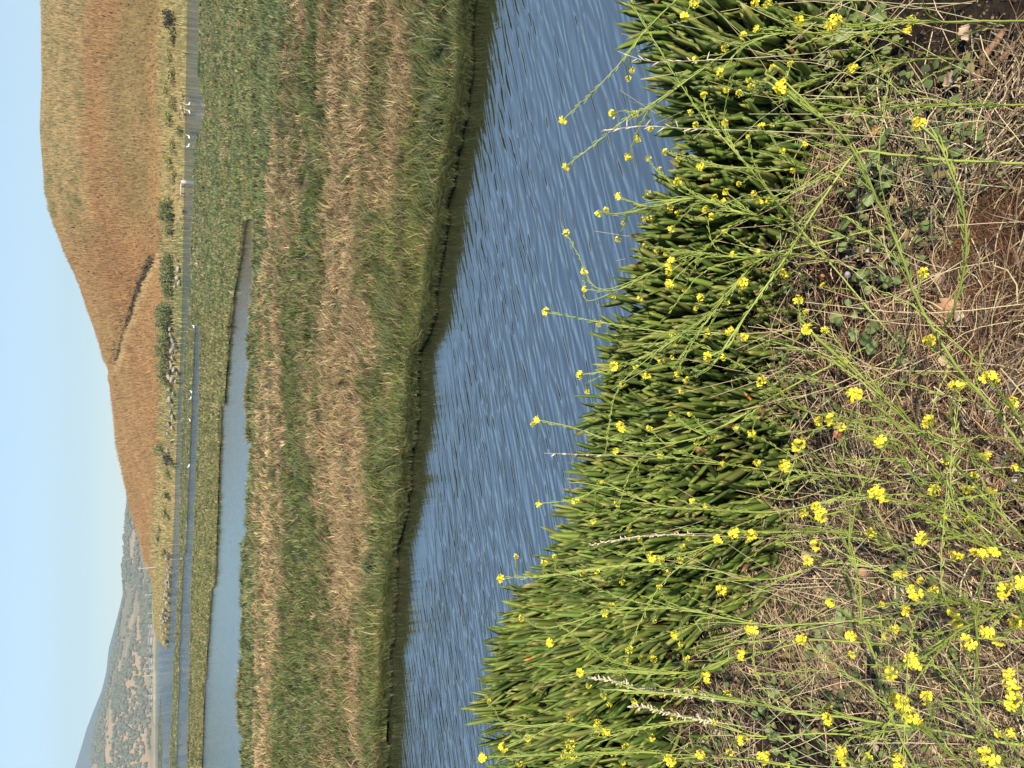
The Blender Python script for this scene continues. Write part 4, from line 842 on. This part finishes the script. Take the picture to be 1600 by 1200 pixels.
STEMS = [  # root-to-tip picture path, tip distance, stem radius, label
 ([(1640,770),(1600,707),(1553,640),(1500,580),(1460,517),(1433,467),(1413,410),(1393,360),(1370,310),(1343,253),(1317,213),(1267,173),(1222,137)], 1.0, .0021, 'tall arching mustard plant whose main stem sweeps from right edge past the dark hollow'),
 ([(1640,257),(1560,254),(1480,250),(1400,242),(1340,239),(1300,290),(1227,403),(1193,453),(1163,497),(1130,547),(1107,558)], 1.25, .0020, 'mustard plant with the thick pale straight stem that forks over the dark hollow'),
 ([(1660,33),(1560,33),(1480,34),(1400,33),(1350,40),(1270,30),(1250,32)], 1.15, .0016, 'mustard plant with straight stem just under the top edge'),
 ([(1660,164),(1560,164),(1480,163),(1400,168),(1350,170),(1262,160)], 1.15, .0014, 'mustard plant with a single straight thin stem crossing the upper straw'),
 ([(1640,880),(1560,800),(1480,712),(1420,660),(1350,593),(1300,550),(1262,515)], 1.1, .0017, 'mustard plant slanting up through the middle with heads by the heart shaped weeds'),
 ([(1650,985),(1600,925),(1540,835),(1507,793),(1433,700),(1370,635),(1334,618)], .98, .0018, 'mustard plant ending in the big round yellow head over the dark soil crack'),
 ([(1680,1172),(1567,1160),(1500,1148),(1433,1137),(1367,1128),(1317,1120),(1250,1115),(1200,1103),(1130,1093),(1066,1085),(1005,1080),(960,1066)], 1.35, .0021, 'mustard plant with thick pale stem running along the bottom into the ice plant'),
 ([(1520,1290),(1433,1200),(1400,1137),(1380,1083),(1367,1027),(1347,977),(1343,917),(1327,850),(1323,800),(1285,805)], 1.12, .0019, 'mustard plant leaning far over beside the round leaved weed'),
 ([(1640,1290),(1560,1190),(1535,1130),(1527,1000),(1530,930),(1545,865)], .95, .0014, 'mustard plant with thin dark upright stem in the lower right cluster'),
 ([(1720,1010),(1600,945),(1553,963),(1490,990),(1465,1012),(1428,1034)], .95, .0016, 'mustard plant curving in from the right edge to a round head over straw'),
 ([(1720,900),(1600,873),(1560,863),(1507,843),(1440,841)], 1.0, .0015, 'mustard plant with a flat stem entering at mid right'),
 ([(1700,790),(1600,665),(1570,625),(1549,592)], .95, .0016, 'mustard plant rising beside the grey stones at the right edge'),
 ([(1400,520),(1320,560),(1230,607),(1163,647),(1077,687),(1017,693),(940,683),(893,667),(840,656)], 1.55, .0017, 'mustard plant leaning over the ice plant to a double head above the water'),
 ([(1420,345),(1300,375),(1200,400),(1147,447),(1093,503),(1027,547),(970,573),(907,586)], 1.55, .0015, 'mustard plant laid diagonally over the ice plant below the clustered heads'),
 ([(1400,-210),(1250,-130),(1150,-70),(1057,0),(1013,43),(973,93),(940,130),(880,187)], 1.6, .0014, 'mustard plant whose knobbly stem leans in from the top edge over the water'),
 ([(1420,50),(1300,52),(1197,57),(1113,97),(1063,133),(1017,163),(973,190),(927,227),(885,259)], 1.6, .0014, 'mustard plant with a lone far head over the water and pod lined stem'),
 ([(1440,580),(1330,450),(1227,330),(1157,247),(1097,180),(1060,127),(1030,77),(1003,33),(980,2)], 1.6, .0015, 'mustard plant with one very long thin stem crossing to the top edge'),
 ([(1370,300),(1290,275),(1215,264),(1150,262),(1095,260)], 1.5, .0012, 'slender mustard plant crossing the shaded ice plant'),
 ([(1400,395),(1260,352),(1150,330),(1080,310),(1010,322),(967,307)], 1.6, .0014, 'bushy mustard plant dense with small heads before the water'),
 ([(1410,445),(1270,400),(1160,402),(1070,402),(1010,430),(958,455),(914,452)], 1.62, .0013, 'mustard plant with three vertical heads in a row over ice plant'),
 ([(1400,640),(1290,560),(1190,530),(1120,520),(1050,520),(990,512),(937,503),(853,488)], 1.6, .0014, 'mustard plant with single head standing clear over the water'),
 ([(1430,640),(1320,655),(1240,632),(1215,608),(1191,596)], 1.3, .0012, 'short mustard plant rising from the dark soil to one head by the ice plant'),
 ([(1440,760),(1310,742),(1190,733),(1110,722),(1060,716),(1033,712),(963,706)], 1.6, .0012, 'thin mustard plant crossing the ice plant near the orange leaf'),
 ([(1430,860),(1310,832),(1210,832),(1150,838),(1090,860),(1020,870)], 1.4, .0014, 'mustard plant with a chain of heads along its stem on the ice plant margin'),
 ([(1420,720),(1300,780),(1200,800),(1104,795),(1030,790),(940,762),(899,780),(843,787)], 1.6, .0013, 'mustard plant reaching over the ice plant crest toward the channel'),
 ([(1420,900),(1310,880),(1200,905),(1120,892),(1000,882),(925,890),(860,900),(783,904)], 1.6, .0014, 'mustard plant ending in a bright head farthest left over the water'),
 ([(1430,965),(1310,972),(1180,975),(1100,958),(1000,950),(930,962),(872,1000),(860,1004)], 1.55, .0013, 'mustard plant low over the ice plant ending in a twin head'),
 ([(1430,1010),(1340,1003),(1252,1002),(1200,1018),(1158,1022),(1110,1046),(1060,1052),(990,1048),(907,1050)], 1.4, .0016, 'mustard plant with large heads at the lower ice plant margin'),
 ([(1420,1160),(1290,1146),(1180,1150),(1100,1125),(1020,1135),(950,1140),(880,1130),(824,1153),(787,1167)], 1.55, .0014, 'mustard plant spreading over the lower ice plant with many small heads'),
 ([(1420,1250),(1300,1210),(1190,1190),(1100,1182),(1000,1175),(890,1178),(755,1183)], 1.5, .0014, 'mustard plant along the bottom edge reaching the water'),
 ([(1500,860),(1430,750),(1385,690),(1340,662),(1300,655)], 1.12, .0013, 'mustard plant with three heads side by side above the straw'),
 ([(1440,890),(1330,790),(1285,728),(1249,695)], 1.0, .0013, 'mustard plant topped by a large head beside the ice plant'),
 ([(1660,800),(1560,740),(1510,690),(1485,650),(1494,603)], 1.0, .0014, 'mustard plant carrying a double head near the right edge stones'),
 ([(1720,1060),(1640,1010),(1600,960),(1592,912)], .92, .0014, 'mustard plant pressed against the right edge with a large double head'),
 ([(1720,1180),(1640,1140),(1600,1105),(1580,1062)], .9, .0014, 'mustard plant in the lower right corner with two big heads'),
 ([(1720,1260),(1640,1215),(1590,1190),(1543,1183)], .92, .0013, 'mustard plant at the bottom right with one round head'),
 ([(1640,1290),(1540,1220),(1480,1175),(1440,1130),(1410,1102)], .95, .0016, 'mustard plant with the fattest cluster of heads near the bottom edge'),
 ([(1640,870),(1560,820),(1500,800),(1440,790),(1380,775)], 1.05, .0014, 'mustard plant with a pair of heads on open straw at centre right'),
 ([(1530,95),(1460,92),(1390,96),(1332,107)], 1.3, .0011, 'thin mustard plant with one head over the upper weeds'),
 ([(1660,975),(1580,955),(1490,940),(1430,927)], 1.0, .0014, 'mustard plant with stacked heads over the straw at right'),
 ([(1430,1260),(1370,1215),(1330,1190),(1314,1175)], 1.15, .0012, 'short mustard plant rising at the bottom edge beside the lobed weed'),
]
plants = []
for pts, dt, rad, label in STEMS:
    pts = np.array(pts, float); seg = np.concatenate([[0], np.cumsum(np.hypot(*np.diff(pts, axis=0).T))]); u = seg / seg[-1]
    g0 = gpt(*pts[0]); d0 = np.linalg.norm(g0 - CAM); tipd = min(dt, float(cover_dist(*pts[-1])) - .08) if pts[-1][0] > 1000 else dt
    d = d0 + (tipd - d0) * u ** .8
    for i in range(1, len(pts)): d[i] = min(d[i], float(cover_dist(pts[i][0], pts[i][1])) - .05) if (pts[i][0] > itp(pts[i][1], EDGE) + 10) else d[i]
    P3 = np.array([g0] + [at_d(pts[i][0], pts[i][1], d[i]) for i in range(1, len(pts))])
    Cv = bez(P3, 60); Cv[1:-1] += rng.normal(0, .0004, (58, 3))
    qx, qy = proj(Cv); plants.append(dict(C=Cv, px=qx, py=qy, rad=rad, label=label, heads=[], tip=False, u=np.concatenate([[0], np.cumsum(np.hypot(np.diff(qx), np.diff(qy)))])))
for hx, hy, s in HEADS:
    best = None
    for p in plants:
        dd = np.hypot(p['px'] - hx, p['py'] - hy) + np.where(p['px'] < hx - 8, 60, 0)
        i = int(np.argmin(dd)); cst = dd[i] + 6 * (len(p['heads']) > 14) * (len(p['heads']) - 14)
        if best is None or cst < best[0]: best = (cst, p, i, float(np.hypot(p['px'][i] - hx, p['py'][i] - hy)))
    best[1]['heads'].append((hx, hy, s, best[2], best[3]))
GM = 'wild mustard plants on the bank'
for p in plants:
    Cv = p['C']; root = Cv[0]
    o = empty('mustard_plant', root, p['label'], 'mustard plant', GM); Cv = Cv - root
    b = MB(); v, q = tube(Cv, p['rad'] * np.linspace(1.15, .6, 60), 6); b.add(v, q); pods(b, Cv, .55, .98, .010, .012)
    link('main_stem', b.build('main_stem', M_stem), o)
    for e_ in range(8):
        j = int(rng.integers(6, 52)); t0 = Cv[j + 3] - Cv[j]; t0 /= np.linalg.norm(t0); dv = t0 + rng.normal(0, .45, 3) + A(0, 0, .15); dv /= np.linalg.norm(dv); Lx = rng.uniform(.08, .28)
        K = bez([Cv[j], Cv[j] + (t0 * .6 + dv * .4) * Lx * .45, Cv[j] + dv * Lx * .9 + A(0, 0, .02)], 14)
        tx, ty = proj(K[-1] + root)
        if tx < itp(ty, EDGE) + 30: continue
        bb = MB(); v, q = tube(K, np.linspace(.0009, .0004, 14), 4); bb.add(v, q); pods(bb, K, .3, .97, .009, .009); link('branch', bb.build('branch', M_stem), o)
    def put_head(pos, axis, r, parent):
        h_ = link('flower_head', HM[random.randrange(7)], parent); h_.location = pos; h_.scale = (r, r, r)
        h_.rotation_mode = 'QUATERNION'; h_.rotation_quaternion = Vector(axis).to_track_quat('Z', 'Y') @ Quaternion((0, 0, 1), random.uniform(0, 6))
    for hx, hy, s, i, dist in p['heads']:
        qd = np.linalg.norm(p['C'][i] - CAM); want = 84 / s
        hd_ = float(np.clip(want, qd - .22, qd + .22)); cd = float(cover_dist(hx, hy))
        if hx > itp(hy, EDGE) + 6: hd_ = min(hd_, cd - .03)
        hp = at_d(hx, hy, hd_); r = s / 3 / 2 / FPX * hd_ * rng.uniform(.84, 1.02)
        if i >= 56 and dist < 16:
            tipdir = Cv[-1] - Cv[-6]; put_head(Cv[-1] if dist < 8 else hp - root, tipdir / np.linalg.norm(tipdir) + A(0, 0, .6), r, o); continue
        back = 62 + .6 * dist; j = int(np.argmin(np.abs(p['u'] - max(p['u'][i] - back, 0)))); j = min(max(j, 2), 56)
        s0 = Cv[j]; t0 = Cv[j + 2] - Cv[j - 1]; t0 /= np.linalg.norm(t0); e = hp - root; L = np.linalg.norm(e - s0)
        mid1 = s0 + t0 * L * .35 + (e - s0) * .12; mid2 = s0 + (e - s0) * .62 + t0 * L * .12 + A(0, 0, .05 * L)
        K = bez([s0, mid1, mid2, e], 16); K[2:-1] += rng.normal(0, .0007, (13, 3))
        bb = MB(); v, q = tube(K, np.linspace(min(p['rad'] * .75, .0014), .0008, 16), 5); bb.add(v, q); pods(bb, K, .35, .96, .009, .010)
        br = link('branch', bb.build('branch', M_stem), o)
        ax = K[-1] - K[-4]; ax = ax / np.linalg.norm(ax) + A(0, 0, .5); put_head(e, ax, r, br)
# the green seed spike that curls off the main arching plant
p0 = plants[0]; root = p0['C'][0]; j = int(np.argmin(np.hypot(p0['px'] - 1462, p0['py'] - 520)))
sp = [p0['C'][j] - root] + [at_d(x, y, d) - root for x, y, d in [(1487, 490, 1.12), (1505, 430, 1.08), (1510, 390, 1.06), (1503, 320, 1.03), (1485, 265, 1.01), (1460, 215, 1.0), (1437, 195, 1.0)]]
K = bez(sp, 50); b = MB(); v, q = tube(K, np.linspace(.0015, .001, 50), 6); b.add(v, q); pods(b, K, .1, .97, .0055, .014)
po = [x for x in bpy.data.objects if x.get('label') == p0['label']][0]
link('branch', b.build('branch', M_stem), po)

# pale seed stalks and wild oats
M_seed = mat('pale_seed', (.62, .52, .36), rough=.7, noise=.25, nscale=200)
def seed_stalk(pts, d0, d1, label, n, L, rad=.0012, name='seed_stalk', spread=.3, lo=.5, fat=1.0):
    pts = np.array(pts, float); k = np.linspace(0, 1, len(pts)); P = np.array([at_d(x, y, d0 + (d1 - d0) * t) for (x, y), t in zip(pts, k)]); P[0] = gpt(*pts[0])
    root = P[0]; o = empty(name, root, label, 'seed stalk'); K = bez(P - root, 40); b = MB(); v, q = tube(K, np.linspace(rad, rad * .5, 40), 5); b.add(v, q)
    if name != 'dead_stalk': link('stalk', b.build('stalk', M_seed), o); b = MB()
    for i in range(n):
        t = lo + (1 - lo) * i / n; p = np.array([np.interp(t, np.linspace(0, 1, 40), K[:, a]) for a in range(3)]); dr = K[-1] - K[-8]; dr /= np.linalg.norm(dr); s = rng.normal(0, 1, 3) * spread + dr; s /= np.linalg.norm(s)
        tv, tq = tube([p, p + s * L * .3, p + s * L * .7, p + s * L], [L * .06 * fat, L * .20 * fat, L * .16 * fat, L * .02 * fat], 5); b.add(tv, tq)
    nm_ = 'stalk' if name == 'dead_stalk' else 'seed_head'; link(nm_, b.build(nm_, M_seed), o)
seed_stalk([(1200, 1106), (1100, 1090), (1040, 1082), (1000, 1076), (970, 1066), (920, 1060)], 1.55, 1.4, 'thick creamy seed spike lying over the lower ice plant', 90, .009, lo=.62, spread=.8)
seed_stalk([(1250, 1150), (1130, 1130), (1060, 1118), (1020, 1108), (985, 1103)], 1.6, 1.45, 'shorter creamy seed spike under the thick one on the ice plant', 45, .009, lo=.68, spread=.8)
seed_stalk([(1400, 215), (1200, 205), (1060, 200), (1000, 197), (940, 205)], 1.5, 1.6, 'wild oat stalk with pale drooping seeds over the water', 15, .017, .0008, 'wild_oat', .6, .66, .38)
seed_stalk([(1350, 75), (1180, 90), (1080, 95), (1010, 95), (965, 80)], 1.5, 1.6, 'wild oat stalk with loose seeds nearest the top edge', 13, .016, .0007, 'wild_oat', .7, .66, .38)
seed_stalk([(1060, 720), (980, 712), (905, 710), (850, 708)], 1.8, 1.7, 'bare dead twiggy stalk sticking out over the water', 5, .012, .0009, 'dead_stalk', .7, .75)
seed_stalk([(1180, 845), (1060, 835), (985, 840), (920, 852)], 1.6, 1.55, 'thin brownish seed stalk over the middle ice plant', 40, .007, .001, 'seed_stalk', .8, .6)
# loose dry stalks standing in the straw
N = 260; px = rng.uniform(1130, 1650, N); py = rng.uniform(-150, 1350, N); P = gpt(px, py); b = MB()
for i in range(N):
    L = rng.uniform(.12, .38); d = A(rng.normal(.0, .45), rng.normal(.25, .5), 1); d /= np.linalg.norm(d); e = P[i] + d * L; m_ = P[i] + d * L * .5 + A(rng.normal(0, .02), rng.normal(0, .02), .015)
    v, q = tube(bez([P[i], m_, e], 7), np.linspace(.0009, .0005, 7), 4); b.add(v, q, c=pick([(.50, .40, .24), (.40, .30, .18), (.42, .40, .2)], 1)[0])
tag(link('dry_stalks', b.build('dry_stalks', M_straw)), 'thin dry stalks standing loosely in the straw', 'dry stalks', kind='stuff')
